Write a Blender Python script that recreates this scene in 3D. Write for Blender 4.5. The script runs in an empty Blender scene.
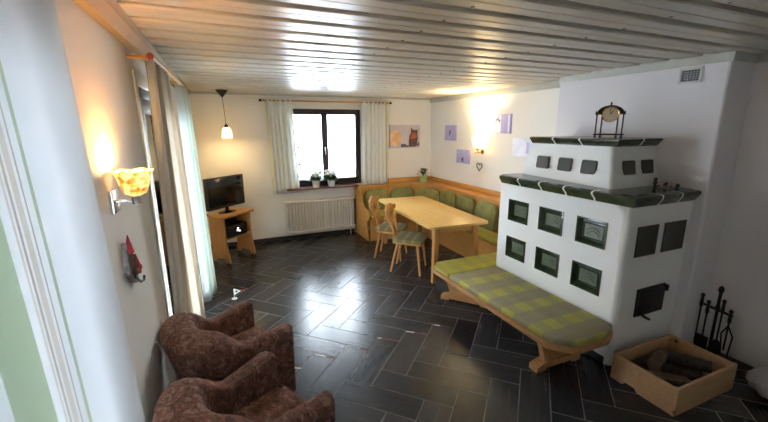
import bpy, bmesh, math, random
from mathutils import Vector, Matrix
random.seed(7)
PI = math.pi
sc = bpy.context.scene
COL = sc.collection

# ------------------------------------------------------------------ helpers
def link(name, bm, m, parent=None, smooth=True, ang=40, local=False, wn=False):
    me = bpy.data.meshes.new(name)
    if parent is not None and not local:
        l = parent.location
        bmesh.ops.translate(bm, verts=bm.verts, vec=(-l.x, -l.y, -l.z))
    bmesh.ops.recalc_face_normals(bm, faces=bm.faces)
    bm.to_mesh(me); bm.free()
    for mm in (m if isinstance(m, (list, tuple)) else [m]): me.materials.append(mm)
    if smooth:
        for p in me.polygons: p.use_smooth = True
        me.set_sharp_from_angle(angle=math.radians(ang))
    o = bpy.data.objects.new(name, me); COL.objects.link(o)
    if parent is not None: o.parent = parent
    if wn: md = o.modifiers.new('WeightedNormal', 'WEIGHTED_NORMAL'); md.keep_sharp = True
    return o

def tag(o, label=None, cat=None, group=None, kind=None):
    if label: o['label'] = label
    if cat: o['category'] = cat
    if group: o['group'] = group
    if kind: o['kind'] = kind
    return o

def thing(name, label, cat, loc=(0, 0, 0), rz=0, group=None):
    o = bpy.data.objects.new(name, None); COL.objects.link(o)
    o.empty_display_size = 0.1
    o.location = loc; o.rotation_euler = (0, 0, rz)
    return tag(o, label, cat, group)

def struct(name, bm, m, parent=None, **k):
    o = link(name, bm, m, parent, **k)
    if parent is None: o['kind'] = 'structure'
    return o

def dup(root, loc, rz=None, label=None):
    r = root.copy(); COL.objects.link(r); r.location = loc
    if rz is not None: r.rotation_euler = (0, 0, rz)
    if label: r['label'] = label
    for ch in list(root.children):
        c = ch.copy(); COL.objects.link(c); c.parent = r
        for g in ch.children:
            d = g.copy(); COL.objects.link(d); d.parent = c
    return r

def B(): return bmesh.new()

def box(bm, x0, x1, y0, y1, z0, z1, bev=0, seg=2, mi=0):
    vs = [bm.verts.new(p) for p in ((x0,y0,z0),(x1,y0,z0),(x1,y1,z0),(x0,y1,z0),(x0,y0,z1),(x1,y0,z1),(x1,y1,z1),(x0,y1,z1))]
    fs = [bm.faces.new([vs[i] for i in f]) for f in ((3,2,1,0),(4,5,6,7),(0,1,5,4),(1,2,6,5),(2,3,7,6),(3,0,4,7))]
    for f in fs: f.material_index = mi
    if bev:
        es = list({e for f in fs for e in f.edges})
        r = bmesh.ops.bevel(bm, geom=es, offset=bev, segments=seg, affect='EDGES', profile=0.5)
        for f in r['faces']: f.material_index = mi
    return vs

def prism(bm, poly, d0, d1, axis='z', bev=0, seg=2, mi=0):
    def P(a, b, c):
        return (a, b, c) if axis == 'z' else ((c, a, b) if axis == 'x' else (a, c, b))
    lo = [bm.verts.new(P(a, b, d0)) for a, b in poly]
    hi = [bm.verts.new(P(a, b, d1)) for a, b in poly]
    n = len(poly)
    fs = [bm.faces.new(lo[::-1]), bm.faces.new(hi)]
    for i in range(n):
        fs.append(bm.faces.new((lo[i], lo[(i+1) % n], hi[(i+1) % n], hi[i])))
    for f in fs: f.material_index = mi
    if bev:
        es = list({e for f in fs[:2] for e in f.edges})
        r = bmesh.ops.bevel(bm, geom=es, offset=bev, segments=seg, affect='EDGES', profile=0.5)
        for f in r['faces']: f.material_index = mi

def rings(bm, rs, cap0=True, cap1=True, mi=0, closed=True):
    L = [[bm.verts.new(p) for p in r] for r in rs]
    n = len(L[0])
    for a, b in zip(L, L[1:]):
        for i in range(n if closed else n-1):
            f = bm.faces.new((a[i], a[(i+1) % n], b[(i+1) % n], b[i])); f.material_index = mi
    if cap0: bm.faces.new(L[0][::-1]).material_index = mi
    if cap1: bm.faces.new(L[-1]).material_index = mi
    return L

def lathe(bm, prof, cx=0, cy=0, n=20, mi=0, cap0=True, cap1=True):
    rings(bm, [[(cx+r*math.cos(2*PI*i/n), cy+r*math.sin(2*PI*i/n), z) for i in range(n)] for r, z in prof], cap0, cap1, mi)

def tube(bm, pts, r, n=8, mi=0, r1=None):
    pts = [Vector(p) for p in pts]
    rs = []
    prev = None
    for i, p in enumerate(pts):
        t = (pts[min(i+1, len(pts)-1)] - pts[max(i-1, 0)]).normalized()
        if prev is None:
            a = Vector((0, 0, 1)) if abs(t.z) < .9 else Vector((1, 0, 0))
            u = t.cross(a).normalized()
        else:
            u = (prev - t*prev.dot(t)).normalized()
        prev = u
        v = t.cross(u)
        rr = r if r1 is None else r + (r1-r)*i/(len(pts)-1)
        rs.append([tuple(p + (u*math.cos(2*PI*k/n)+v*math.sin(2*PI*k/n))*rr) for k in range(n)])
    rings(bm, rs, mi=mi)

def bar(bm, p, q, w, d, bev=0, w1=None, d1=None, up=(0, 0, 1)):
    """rectangular bar from p to q (width w along side, depth d along up')"""
    p, q = Vector(p), Vector(q); t = (q-p).normalized()
    a = Vector(up)
    if abs(t.dot(a)) > .98: a = Vector((1, 0, 0))
    s = t.cross(a).normalized(); u = s.cross(t)
    w1 = w if w1 is None else w1; d1 = d if d1 is None else d1
    R = []
    for c, ww, dd in ((p, w, d), (q, w1, d1)):
        R.append([bm.verts.new(c + s*sx*ww/2 + u*sy*dd/2) for sx, sy in ((-1,-1),(1,-1),(1,1),(-1,1))])
    fs = [bm.faces.new(R[0][::-1]), bm.faces.new(R[1])]
    for i in range(4): fs.append(bm.faces.new((R[0][i], R[0][(i+1) % 4], R[1][(i+1) % 4], R[1][i])))
    if bev:
        es = list({e for f in fs for e in f.edges})
        bmesh.ops.bevel(bm, geom=es, offset=bev, segments=2, affect='EDGES', profile=.5)

def ball(bm, c, r, sx=1, sy=1, sz=1, n=10, mi=0):
    pr = [(max(1e-4, r*math.sin(PI*i/n)), -r*math.cos(PI*i/n)) for i in range(n+1)]
    vs0 = len(bm.verts)
    m = n+4
    rings(bm, [[(c[0]+a*sx*math.cos(2*PI*k/m), c[1]+a*sy*math.sin(2*PI*k/m), c[2]+z*sz) for k in range(m)] for a, z in pr], mi=mi)

def rpoly(x0, x1, y0, y1, rs, n=5):
    """rounded rectangle, rs=(bl,br,tr,tl)"""
    out = []
    for (cx, cy, a0, r) in ((x0, y0, PI, rs[0]), (x1, y0, 1.5*PI, rs[1]), (x1, y1, 0, rs[2]), (x0, y1, .5*PI, rs[3])):
        ox = cx + (r if cx == x0 else -r); oy = cy + (r if cy == y0 else -r)
        if r <= 0: out.append((cx, cy)); continue
        for i in range(n+1):
            a = a0 + .5*PI*i/n
            out.append((ox + r*math.cos(a), oy + r*math.sin(a)))
    return out

# ------------------------------------------------------------------ materials
class N:
    def __init__(s, name):
        s.m = bpy.data.materials.new(name); s.m.use_nodes = True
        s.t = s.m.node_tree; s.n = s.t.nodes; s.b = s.n['Principled BSDF']; s.out = s.n['Material Output']
    def add(s, t, **k):
        o = s.n.new(t)
        for a, v in k.items(): setattr(o, a, v)
        return o
    def l(s, a, b): s.t.links.new(a, b)
    def coord(s, kind='Object', scale=(1, 1, 1), rot=(0, 0, 0)):
        c = s.add('ShaderNodeTexCoord'); mp = s.add('ShaderNodeMapping')
        mp.inputs['Scale'].default_value = scale; mp.inputs['Rotation'].default_value = rot
        s.l(c.outputs[kind], mp.inputs['Vector']); return mp.outputs['Vector']
    def noise(s, vec, scale, detail=4, rough=.5, dist=0):
        n = s.add('ShaderNodeTexNoise'); n.inputs['Scale'].default_value = scale
        n.inputs['Detail'].default_value = detail; n.inputs['Roughness'].default_value = rough
        n.inputs['Distortion'].default_value = dist
        if vec is not None: s.l(vec, n.inputs['Vector'])
        return n.outputs['Fac']
    def ramp(s, fac, stops, interp='LINEAR'):
        r = s.add('ShaderNodeValToRGB'); r.color_ramp.interpolation = interp
        e = r.color_ramp.elements
        while len(e) < len(stops): e.new(.5)
        for el, (p, c) in zip(e, stops):
            el.position = p; el.color = (*c, 1) if len(c) == 3 else c
        s.l(fac, r.inputs['Fac']); return r.outputs['Color']
    def bump(s, h, strength=.2, dist=.01):
        b = s.add('ShaderNodeBump'); b.inputs['Strength'].default_value = strength; b.inputs['Distance'].default_value = dist
        s.l(h, b.inputs['Height']); s.l(b.outputs['Normal'], s.b.inputs['Normal'])
    def math(s, op, a, b=None):
        m = s.add('ShaderNodeMath', operation=op)
        for i, v in enumerate((a, b)):
            if v is None: continue
            if isinstance(v, (int, float)): m.inputs[i].default_value = v
            else: s.l(v, m.inputs[i])
        return m.outputs[0]
    def mix(s, fac, a, b, mode='MIX'):
        m = s.add('ShaderNodeMix', data_type='RGBA', blend_type=mode)
        for idx, v in ((0, fac), (6, a), (7, b)):
            if isinstance(v, (int, float)): m.inputs[idx].default_value = v
            elif isinstance(v, tuple): m.inputs[idx].default_value = (*v, 1)
            else: s.l(v, m.inputs[idx])
        return m.outputs[2]
    def sep(s, v):
        x = s.add('ShaderNodeSeparateXYZ'); s.l(v, x.inputs[0]); return x.outputs
    def base(s, c):
        if isinstance(c, tuple): s.b.inputs['Base Color'].default_value = (*c, 1)
        else: s.l(c, s.b.inputs['Base Color'])
        return s
    def set(s, rough=.5, spec=.5, metal=0, **k):
        s.b.inputs['Roughness'].default_value = rough; s.b.inputs['Specular IOR Level'].default_value = spec
        s.b.inputs['Metallic'].default_value = metal
        for a, v in k.items(): s.b.inputs[a.replace('_', ' ')].default_value = v
        return s

def plain(name, c, rough=.5, spec=.5, metal=0, var=.06, vs=6, bump=0, bs=60):
    n = N(name); v = n.coord()
    d = tuple(max(0, x*(1-var)) for x in c); e = tuple(min(1, x*(1+var)) for x in c)
    n.base(n.ramp(n.noise(v, vs), [(.3, d), (.7, e)])); n.set(rough, spec, metal)
    if bump: n.bump(n.noise(v, bs, 3), bump, .004)
    return n.m

def wood(name, dark, light, rough=.38, grain=(3, 3, 40), axis='x', spec=.4, knots=False):
    n = N(name)
    g = {'x': (1.2, 14, 14), 'y': (14, 1.2, 14), 'z': (14, 14, 1.2)}[axis]
    v = n.coord(scale=g)
    f = n.noise(v, 2.2, 6, .6, 1.2)
    col = n.ramp(f, [(.28, dark), (.5, tuple((a+b)/2 for a, b in zip(dark, light))), (.72, light)])
    if knots:
        vo = n.add('ShaderNodeTexVoronoi'); vo.inputs['Scale'].default_value = 5.5
        n.l(n.coord(), vo.inputs['Vector'])
        k = n.ramp(vo.outputs['Distance'], [(.06, (1, 1, 1)), (.13, (0, 0, 0))])
        col = n.mix(k, col, tuple(x*.35 for x in dark))
    n.base(col); n.set(rough, spec); n.bump(f, .06, .004)
    return n.m

def plaster(name, c, bump=.25):
    n = N(name); v = n.coord()
    n.base(n.ramp(n.noise(v, 1.6, 3), [(.3, tuple(x*.96 for x in c)), (.7, c)])); n.set(.85, .25)
    n.bump(n.noise(v, 55, 5, .6), bump, .004)
    return n.m

def emis(name, c, s):
    n = N(name); n.base((0.9, .8, .6)); n.set(.3)
    n.b.inputs['Emission Color'].default_value = (*c, 1); n.b.inputs['Emission Strength'].default_value = s
    return n.m

M = {}
M['wall'] = plaster('white plaster', (.84, .81, .75))
M['stove_white'] = plaster('stove render', (.85, .84, .82), .2)
M['chimney'] = plaster('chimney plaster', (.76, .725, .735))
M['cornice'] = plain('cornice paint', (.50, .505, .45), .45)
M['cornice_wood'] = plain('cornice lacquer', (.42, .31, .17), .65, .15)
M['beech'] = wood('honey beech', (.46, .20, .05), (.64, .31, .085), axis='x')
M['beech_y'] = wood('honey beech lengthwise', (.52, .26, .075), (.72, .40, .14), axis='y')
M['beech_z'] = wood('honey beech upright', (.46, .20, .055), (.64, .32, .10), axis='z')
M['tabletop'] = wood('tabletop beech', (.66, .40, .115), (.80, .53, .18), .30, axis='y')
M['orange_wood'] = wood('amber pine', (.52, .24, .06), (.68, .35, .09), axis='x')
M['orange_wood_y'] = wood('amber pine lengthwise', (.52, .24, .06), (.68, .35, .09), axis='y')
M['bench_wood'] = wood('bench oak', (.40, .19, .07), (.56, .30, .12), .35, axis='y')
M['box_wood'] = wood('pine crate boards', (.42, .235, .115), (.56, .34, .17), .6, axis='x', knots=True)
M['dark_frame'] = wood('dark stained frame', (.018, .012, .014), (.04, .028, .03), .35, axis='z')
M['black_iron'] = plain('black iron', (.012, .011, .011), .45, .5, bump=.2)
M['black_gloss'] = plain('black gloss', (.006, .006, .007), .12, .6)
M['black_matt'] = plain('black plastic', (.015, .015, .016), .4)
M['glaze'] = None
M['bronze'] = plain('dark bronze', (.05, .035, .02), .3, .5, .7)
M['gold'] = plain('brass', (.62, .40, .13), .25, .5, 1)
M['chrome'] = plain('chrome', (.75, .75, .76), .18, .5, 1)
M['white_paint'] = plain('white enamel', (.83, .81, .76), .35)
M['rad'] = plain('radiator enamel', (.80, .77, .68), .4)
M['white_cer'] = plain('white ceramic', (.80, .80, .78), .3)
M['green_cer'] = plain('light green ceramic', (.42, .60, .25), .35)
M['leaf'] = plain('leaf green', (.055, .13, .03), .5, var=.4, vs=30)
M['leaf_dark'] = plain('dark leaf', (.03, .055, .02), .5, var=.3, vs=30)
M['petal'] = plain('white petals', (.82, .84, .78), .6)
M['sillwood'] = wood('red brown sill', (.16, .05, .025), (.27, .10, .05), .3, axis='x')
M['grout'] = plain('white grout', (.80, .79, .75), .8)
M['lav'] = plain('lavender canvas', (.47, .43, .68), .7)
M['lav_pale'] = plain('pale lavender paint', (.80, .82, .95), .6)
M['lav_dark'] = plain('dark violet paint', (.10, .07, .12), .7)
M['owl_bg'] = plain('dusky canvas', (.60, .54, .56), .6, var=.12, vs=3)
M['moon'] = plain('moon paint', (.85, .52, .26), .6, var=.25, vs=9)
M['bird'] = plain('bird paint', (.16, .07, .06), .6, var=.6, vs=30)
M['bird_red'] = plain('russet paint', (.46, .12, .06), .6, var=.4, vs=25)
M['branch'] = plain('branch paint', (.14, .10, .15), .6)
M['red'] = plain('red paint', (.55, .03, .04), .5)
M['red_dull'] = plain('dull red tape', (.22, .03, .03), .6)
M['white_flat'] = plain('white tape', (.85, .85, .83), .5)
M['grey_fig'] = plain('grey figure', (.22, .20, .20), .6, var=.4, vs=40)
M['brown_fig'] = plain('brown figure', (.16, .09, .06), .6, var=.3, vs=40)
M['pink'] = plain('pale pink', (.72, .50, .48), .6)
M['bark'] = plain('log bark', (.06, .045, .038), .9, var=.45, vs=22, bump=.8, bs=30)
M['logend'] = plain('split log face', (.17, .115, .08), .85, var=.25, vs=20)
M['sack'] = plain('white sack', (.36, .335, .325), .75, var=.1, vs=10, bump=.3, bs=20)
M['sack_lid'] = plain('grey sack fold', (.25, .23, .23), .75)
M['snow'] = plain('snow', (.88, .90, .93), .8)
M['fence'] = plain('pale grey boards', (.09, .11, .14), .7)
M['steel'] = plain('grey steel', (.35, .35, .34), .4, .5, .8)
M['vent_white'] = plain('vent frame', (.62, .61, .58), .5)
M['red_rod'] = plain('reddish wood', (.40, .07, .03), .4)

def glaze():
    n = N('dark green glaze'); v = n.coord()
    f = n.noise(v, 7, 5, .65)
    n.base(n.ramp(f, [(.25, (.020, .030, .014)), (.55, (.042, .056, .028)), (.8, (.075, .092, .050))]))
    n.set(.16, .6); n.bump(n.noise(v, 14, 3), .12, .01); return n.m
M['glaze'] = glaze()
def glaze_panel():
    n = N('green glaze relief'); v = n.coord()
    w = n.add('ShaderNodeTexWave', wave_type='RINGS'); w.inputs['Scale'].default_value = 7; w.inputs['Distortion'].default_value = 3
    n.l(v, w.inputs['Vector'])
    n.base(n.ramp(n.noise(v, 9, 4), [(.3, (.085, .110, .062)), (.7, (.15, .185, .115))])); n.set(.32, .5)
    n.bump(w.outputs['Fac'], .10, .006); return n.m
M['glaze_panel'] = glaze_panel()
M['glaze_flat'] = plain('slate green tile', (.050, .056, .046), .3, .5, var=.2)
M['glaze_front'] = plain('dark olive tile', (.030, .030, .017), .25, .5, var=.25)

def floor_mat():
    n = N('slate herringbone tiles')
    v = n.coord('UV', scale=(1.6, 14, 1))
    f = n.noise(v, 1.5, 8, .65, .8)
    a = n.add('ShaderNodeAttribute', attribute_name='tile_tone')
    col = n.ramp(f, [(.25, (.020, .021, .024)), (.5, (.031, .032, .036)), (.75, (.048, .047, .049))])
    br = n.ramp(a.outputs['Fac'], [(0, (.45, .46, .50)), (1, (1.55, 1.5, 1.42))])
    n.base(n.mix(1.0, col, br, 'MULTIPLY'))
    n.set(.3, .38)
    r = n.add('ShaderNodeMapRange'); r.inputs['To Min'].default_value = .21; r.inputs['To Max'].default_value = .31
    n.l(f, r.inputs['Value']); n.l(r.outputs[0], n.b.inputs['Roughness'])
    n.bump(f, .03, .003)
    return n.m
M['floor'] = floor_mat()
M['floor_grout'] = plain('pale grout', (.24, .235, .225), .7)

def ceil_mat():
    n = N('cream lacquered boards'); v = n.coord(scale=(.8, 10, 10))
    f = n.noise(v, 2, 5, .6, .6)
    n.base(n.ramp(f, [(.3, (.58, .52, .43)), (.7, (.65, .595, .505))])); n.set(.36, .5); return n.m
M['ceil'] = ceil_mat()

def armchair_mat():
    n = N('brown leaf pattern upholstery'); v = n.coord()
    w = n.add('ShaderNodeTexWave'); w.inputs['Scale'].default_value = 9; w.inputs['Distortion'].default_value = 14
    w.inputs['Detail'].default_value = 3; w.inputs['Detail Scale'].default_value = 1.6; n.l(v, w.inputs['Vector'])
    a = n.ramp(n.noise(v, 11, 5, .6, 2.2), [(.36, (.090, .045, .036)), (.46, (.180, .100, .076)), (.52, (.21, .080, .054)), (.60, (.29, .185, .145))])
    line = n.ramp(w.outputs['Fac'], [(.0, (.8, .8, .8)), (.08, (0, 0, 0))])
    col = n.mix(line, a, (.040, .020, .016))
    n.base(col); n.set(.9, .15, Sheen_Weight=.12, Sheen_Roughness=.5)
    n.b.inputs['Sheen Tint'].default_value = (.8, .55, .45, 1)
    n.bump(n.noise(v, 180, 2), .25, .002); return n.m
M['armchair'] = armchair_mat()

def plaid(name, a, b, c, period=(.30, .17), line=(.75, .75, .62)):
    n = N(name); v = n.coord('Object'); s = n.sep(v)
    def band(x, p, w, off=0.0):
        t = n.math('FRACT', n.math('ADD', n.math('DIVIDE', x, p), 10+off))
        return n.math('LESS_THAN', t, w)
    k1 = band(s[1], period[0], .45); k2 = band(s[0], period[1], .5)
    nz = n.noise(n.coord(scale=(1, 1, 1)), 5, 3)
    col = n.mix(n.math('MULTIPLY', k1, .75), a, b)
    col = n.mix(n.math('MULTIPLY', k2, .55), col, c)
    l1 = band(s[1], period[0], .03, .27); l2 = band(s[0], period[1], .05, .27)
    col = n.mix(n.math('MULTIPLY', n.math('MAXIMUM', l1, l2), .5), col, line)
    col = n.mix(.25, col, n.ramp(nz, [(.3, tuple(x*.6 for x in a)), (.7, a)]))
    n.base(col); n.set(.9, .15); n.bump(n.noise(v, 220, 2), .25, .002); return n.m
M['plaid'] = plaid('lime and grey checked cloth', (.36, .33, .19), (.60, .56, .07), (.33, .29, .22), (.31, .21), (.42, .40, .30))
M['plaid_yellow'] = plaid('yellow green checked cloth', (.42, .38, .06), (.48, .43, .06), (.36, .31, .12), (.31, .20), (.5, .46, .25))
def backcloth():
    n = N('olive green cloth'); v = n.coord(); s = n.sep(v)
    t = n.math('FRACT', n.math('ADD', n.math('DIVIDE', n.math('ADD', s[0], s[1]), .115), 10))
    l = n.math('LESS_THAN', t, .10)
    a = n.ramp(n.noise(v, 7, 3), [(.3, (.21, .195, .065)), (.7, (.31, .285, .10))])
    n.base(n.mix(n.math('MULTIPLY', l, .5), a, (.36, .34, .16))); n.set(.9, .15); n.bump(n.noise(v, 220, 2), .25, .002); return n.m
M['backcloth'] = backcloth()
M['seatpad'] = plaid('grey green checked cloth', (.22, .19, .08), (.28, .24, .10), (.15, .125, .075), (.13, .12))

def curtain_mat(name, stops, trans=.4, ucoord=True):
    n = N(name); s = n.sep(n.coord('UV'))
    col = n.ramp(s[0], stops, 'CONSTANT'); n.base(col); n.set(.9, .1)
    tr = n.add('ShaderNodeBsdfTranslucent'); n.l(col, tr.inputs['Color'])
    mx = n.add('ShaderNodeMixShader'); mx.inputs[0].default_value = trans
    n.l(n.b.outputs[0], mx.inputs[1]); n.l(tr.outputs[0], mx.inputs[2]); n.l(mx.outputs[0], n.out.inputs['Surface'])
    n.bump(n.noise(n.coord('UV', scale=(300, 300, 1)), 4, 2), .15, .001)
    return n.m

def glass_mat():
    n = N('window glass')
    n.n.remove(n.b)
    t = n.add('ShaderNodeBsdfTransparent'); g = n.add('ShaderNodeBsdfGlossy'); g.inputs['Roughness'].default_value = .02
    f = n.add('ShaderNodeFresnel'); f.inputs['IOR'].default_value = 1.45
    mx = n.add('ShaderNodeMixShader'); n.l(f.outputs[0], mx.inputs[0]); n.l(t.outputs[0], mx.inputs[1]); n.l(g.outputs[0], mx.inputs[2])
    n.l(mx.outputs[0], n.out.inputs['Surface']); return n.m
M['glass'] = glass_mat()

# ------------------------------------------------------------------ room dimensions
XL, XR, XC, XD = -.47, 3.707, 3.46, 3.77
YB, YF, YC0, YC1 = 6.384, -1.6, 1.655, 3.185
H = 2.42

# floor: herringbone tiles with grout between
def build_floor():
    bm = B(); W = .208; g = .0036; r2 = math.sqrt(.5)
    uv = bm.loops.layers.uv.new('UVMap'); tone = bm.faces.layers.float.new('tile_tone')
    X0, Y0 = 1.4555, 3.182
    def w(u, v): return (X0 + (u+v)*r2*W, Y0 + (v-u)*r2*W)
    gg = g/W
    def tile(u0, u1, v0, v1, horiz):
        c = w((u0+u1)/2, (v0+v1)/2)
        if not (XL-.5 < c[0] < 4.4 and YF-.5 < c[1] < YB+.5): return
        P = [(u0+gg, v0+gg), (u1-gg, v0+gg), (u1-gg, v1-gg), (u0+gg, v1-gg)]
        f = bm.faces.new([bm.verts.new((*w(*p), .0)) for p in P])
        f[tone] = random.random(); ou, ov = random.random()*20, random.random()*20
        for lp, p in zip(f.loops, P):
            a, b = (p[0]-u0, p[1]-v0) if horiz else (p[1]-v0, p[0]-u0)
            lp[uv].uv = (a*W+ou, b*W+ov)
    for y in range(-60, 60):
        for k in range(-16, 17):
            tile(y+6*k, y+6*k+3, y, y+1, True)
            tile(y, y+1, y-5-6*k, y-2-6*k, False)
    for co, no in (((XL, 0, 0), (-1, 0, 0)), ((XD, 0, 0), (1, 0, 0)), ((0, YB, 0), (0, 1, 0)), ((0, YF, 0), (0, -1, 0))):
        bmesh.ops.bisect_plane(bm, geom=bm.verts[:]+bm.edges[:]+bm.faces[:], plane_co=co, plane_no=no, clear_outer=True)
    f0 = bm.faces[:]
    # grout bed just below, and a slab
    vs = [bm.verts.new(p) for p in ((XL-.3, YF-.3, -.0015), (XD+.3, YF-.3, -.0015), (XD+.3, YB+.3, -.0015), (XL-.3, YB+.3, -.0015))]
    f = bm.faces.new(vs); f.material_index = 1
    box(bm, XL-.3, XD+.3, YF-.3, YB+.3, -.2, -.01, mi=1)
    return bm
o = struct('floor', build_floor(), [M['floor'], M['floor_grout']], smooth=False)

# ceiling of grooved boards running left to right
def build_ceiling():
    bm = B(); p = .2365; y = 1.825 - p*15; pts = []
    while y < YB+.3:
        pts += [(y-.006, H+.022), (y-.005, H+.05), (y+.014, H+.05), (y+.015, H+.008), (y+.022, H), (y+.098, H), (y+.100, H+.004), (y+.105, H+.004), (y+.107, H), (y+.186, H), (y+.200, H+.009)]
        y += p
    a = [bm.verts.new((XL-.28, q[0], q[1])) for q in pts]; b = [bm.verts.new((XD+.28, q[0], q[1])) for q in pts]
    for i in range(len(pts)-1): bm.faces.new((a[i], b[i], b[i+1], a[i+1]))
    box(bm, XL-.28, XD+.28, pts[0][0], pts[-1][0], H+.06, H+.2)
    y = 1.825 - p*15
    while y < YB-.1:
        for x in (1.08, 2.08):
            for dy in (.165,):
                if y+dy > YF: lathe(bm, [(.001, H-.006), (.008, H-.005), (.010, H+.001)], x, y+dy, 8, mi=1)
        y += p
    return bm
struct('ceiling', build_ceiling(), [M['ceil'], M['steel']], ang=25)

# walls
def wall_y(bm, y0, y1, x0, x1, holes):
    xs = sorted({x0, x1, *[h[0] for h in holes], *[h[1] for h in holes]})
    for a, b in zip(xs, xs[1:]):
        zs = sorted([(h[2], h[3]) for h in holes if h[0] <= a and h[1] >= b]); z = 0
        for lo, hi in zs+[(H+.1, None)]:
            if lo > z: box(bm, a, b, y0, y1, z, lo)
            z = hi
bm = B(); wall_y(bm, YB, YB+.28, XL-.28, XR+.4, [(.98, 2.28, .90, 2.20)]); struct('wall_back', bm, M['wall'], smooth=False)
def wall_x(bm, x0, x1, y0, y1, holes):
    ys = sorted({y0, y1, *[h[0] for h in holes], *[h[1] for h in holes]})
    for a, b in zip(ys, ys[1:]):
        zs = sorted([(h[2], h[3]) for h in holes if h[0] <= a and h[1] >= b]); z = 0
        for lo, hi in zs+[(H+.1, None)]:
            if lo > z: box(bm, x0, x1, a, b, z, lo)
            z = hi
WIN2 = (-.10, 1.40, .12, 2.16); DOOR = (2.90, 4.75, 0.0, 2.17)
bm = B(); wall_x(bm, XL-.28, XL, YF-.28, YB, [WIN2, (DOOR[0], DOOR[1], 0, DOOR[3])]); struct('wall_left', bm, M['wall'], smooth=False)
bm = B(); box(bm, XR, XR+.4, YC1-.05, YB, 0, H+.1); struct('wall_right', bm, M['wall'], smooth=False)
bm = B(); prism(bm, [(XC+.02, YC0), (XD+.2, YC0), (XD+.2, YC1), (XC, YC1), (XC, YC0+.02), (XC+.006, YC0+.006)], 0, H+.1); struct('wall_chimney', bm, M['chimney'], smooth=False)
bm = B(); box(bm, XD, XD+.3, YF-.28, YC0, 0, H+.1); struct('wall_right_front', bm, M['chimney'], smooth=False)
bm = B(); box(bm, XL, XD, YF-.28, YF, 0, H+.1); struct('wall_front', bm, M['wall'], smooth=False)
# baseboards (dark tile skirting)
M['skirt'] = plain('slate skirting', (.03, .03, .033), .3)
bm = B(); box(bm, XL, 2.12, YB-.012, YB, 0, .065); struct('baseboard_back', bm, M['skirt'], smooth=False)
bm = B(); box(bm, XL, XL+.012, 1.0, DOOR[0]-.1, 0, .065); struct('baseboard_left', bm, M['skirt'], smooth=False)
# ceiling trims
bm = B(); prism(bm, [(XL, H-.05), (XL+.055, H-.05), (XL+.058, H-.072), (XL+.068, H-.076), (XL+.085, H-.055), (XL+.100, H-.035), (XL+.106, H-.012), (XL+.114, H), (XL, H+.03)], YF, YB, 'y'); struct('trim_1', bm, M['cornice_wood'], smooth=False)
def band(x0, x1, y0, y1, n, z0=H-.075):
    bm = B(); box(bm, x0, x1, y0, y1, z0, H+.04, .004); struct('trim_%d' % n, bm, M['cornice'])
band(XR-.035, XR, YC1, YB, 2, H-.082)
band(XC-.02, XC, YC0, YC1, 3, H-.062)
band(XC-.02, XD, YC0-.02, YC0, 4, H-.062)
band(XD-.02, XD, YF, YC0-.02, 5, H-.062)
band(XL+.1, XR-.03, YB-.03, YB, 6, H-.03)

# ------------------------------------------------------------------ window 1 (back wall)
w1 = bpy.data.objects.new('window_1', None); COL.objects.link(w1); w1.location = (1.68, YB+.06, .90); w1['kind'] = 'structure'
def ring_frame(bm, x0, x1, z0, z1, y0, y1, t, tb=None):
    tb = tb or t
    box(bm, x0, x0+t, y0, y1, z0, z1, .004); box(bm, x1-t, x1, y0, y1, z0, z1, .004)
    box(bm, x0+t, x1-t, y0, y1, z1-t, z1, .004); box(bm, x0+t, x1-t, y0, y1, z0, z0+tb, .004)
bm = B(); ring_frame(bm, .98, 2.28, .90, 2.20, YB+.03, YB+.10, .05, .08); link('window_frame', bm, M['dark_frame'], w1)
for x0, x1 in ((1.025, 1.635), (1.625+.01, 2.235)):
    bm = B(); ring_frame(bm, x0, x1, .95, 2.155, YB+.015, YB+.075, .05, .075); s_ = link('sash', bm, M['dark_frame'], w1)
    bm = B(); box(bm, x0+.05, x1-.05, YB+.04, YB+.046, 1.02, 2.105); link('pane', bm, M['glass'], s_, local=True)
    s_.children[0].location = (0, 0, 0); s_.children[0].data.transform(Matrix.Translation((-w1.location.x, -w1.location.y, -w1.location.z)))
bm = B(); box(bm, 1.575, 1.672, YB+.008, YB+.03, .96, 2.15, .004); link('mullion', bm, M['dark_frame'], w1)
bm = B(); box(bm, 1.61, 1.635, YB+.0, YB+.017, 1.49, 1.57, .004); tube(bm, [(1.622, YB+.008, 1.55), (1.622, YB-.035, 1.55), (1.622, YB-.037, 1.44)], .009); link('handle', bm, M['chrome'], w1)
bm = B(); box(bm, .92, 2.16, YB-.17, YB+.03, .872, .90, .006); link('window_sill', bm, M['sillwood'], w1)
# window 2 (left wall, behind the near curtain)
w2 = bpy.data.objects.new('window_2', None); COL.objects.link(w2); w2.location = (XL-.1, .65, WIN2[2]); w2['kind'] = 'structure'
def ring_frame_x(bm, y0, y1, z0, z1, x0, x1, t):
    box(bm, x0, x1, y0, y0+t, z0, z1, .004); box(bm, x0, x1, y1-t, y1, z0, z1, .004)
    box(bm, x0, x1, y0+t, y1-t, z1-t, z1, .004); box(bm, x0, x1, y0+t, y1-t, z0, z0+t, .004)
bm = B(); ring_frame_x(bm, *WIN2, XL-.13, XL-.06, .06); link('window_frame', bm, M['dark_frame'], w2)
bm = B(); box(bm, XL-.12, XL-.07, .63, .69, WIN2[2]+.06, WIN2[3]-.06); link('mullion', bm, M['dark_frame'], w2)
bm = B(); box(bm, XL-.10, XL-.094, WIN2[0]+.06, WIN2[1]-.06, WIN2[2]+.06, WIN2[3]-.06); link('pane', bm, M['glass'], w2)
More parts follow.
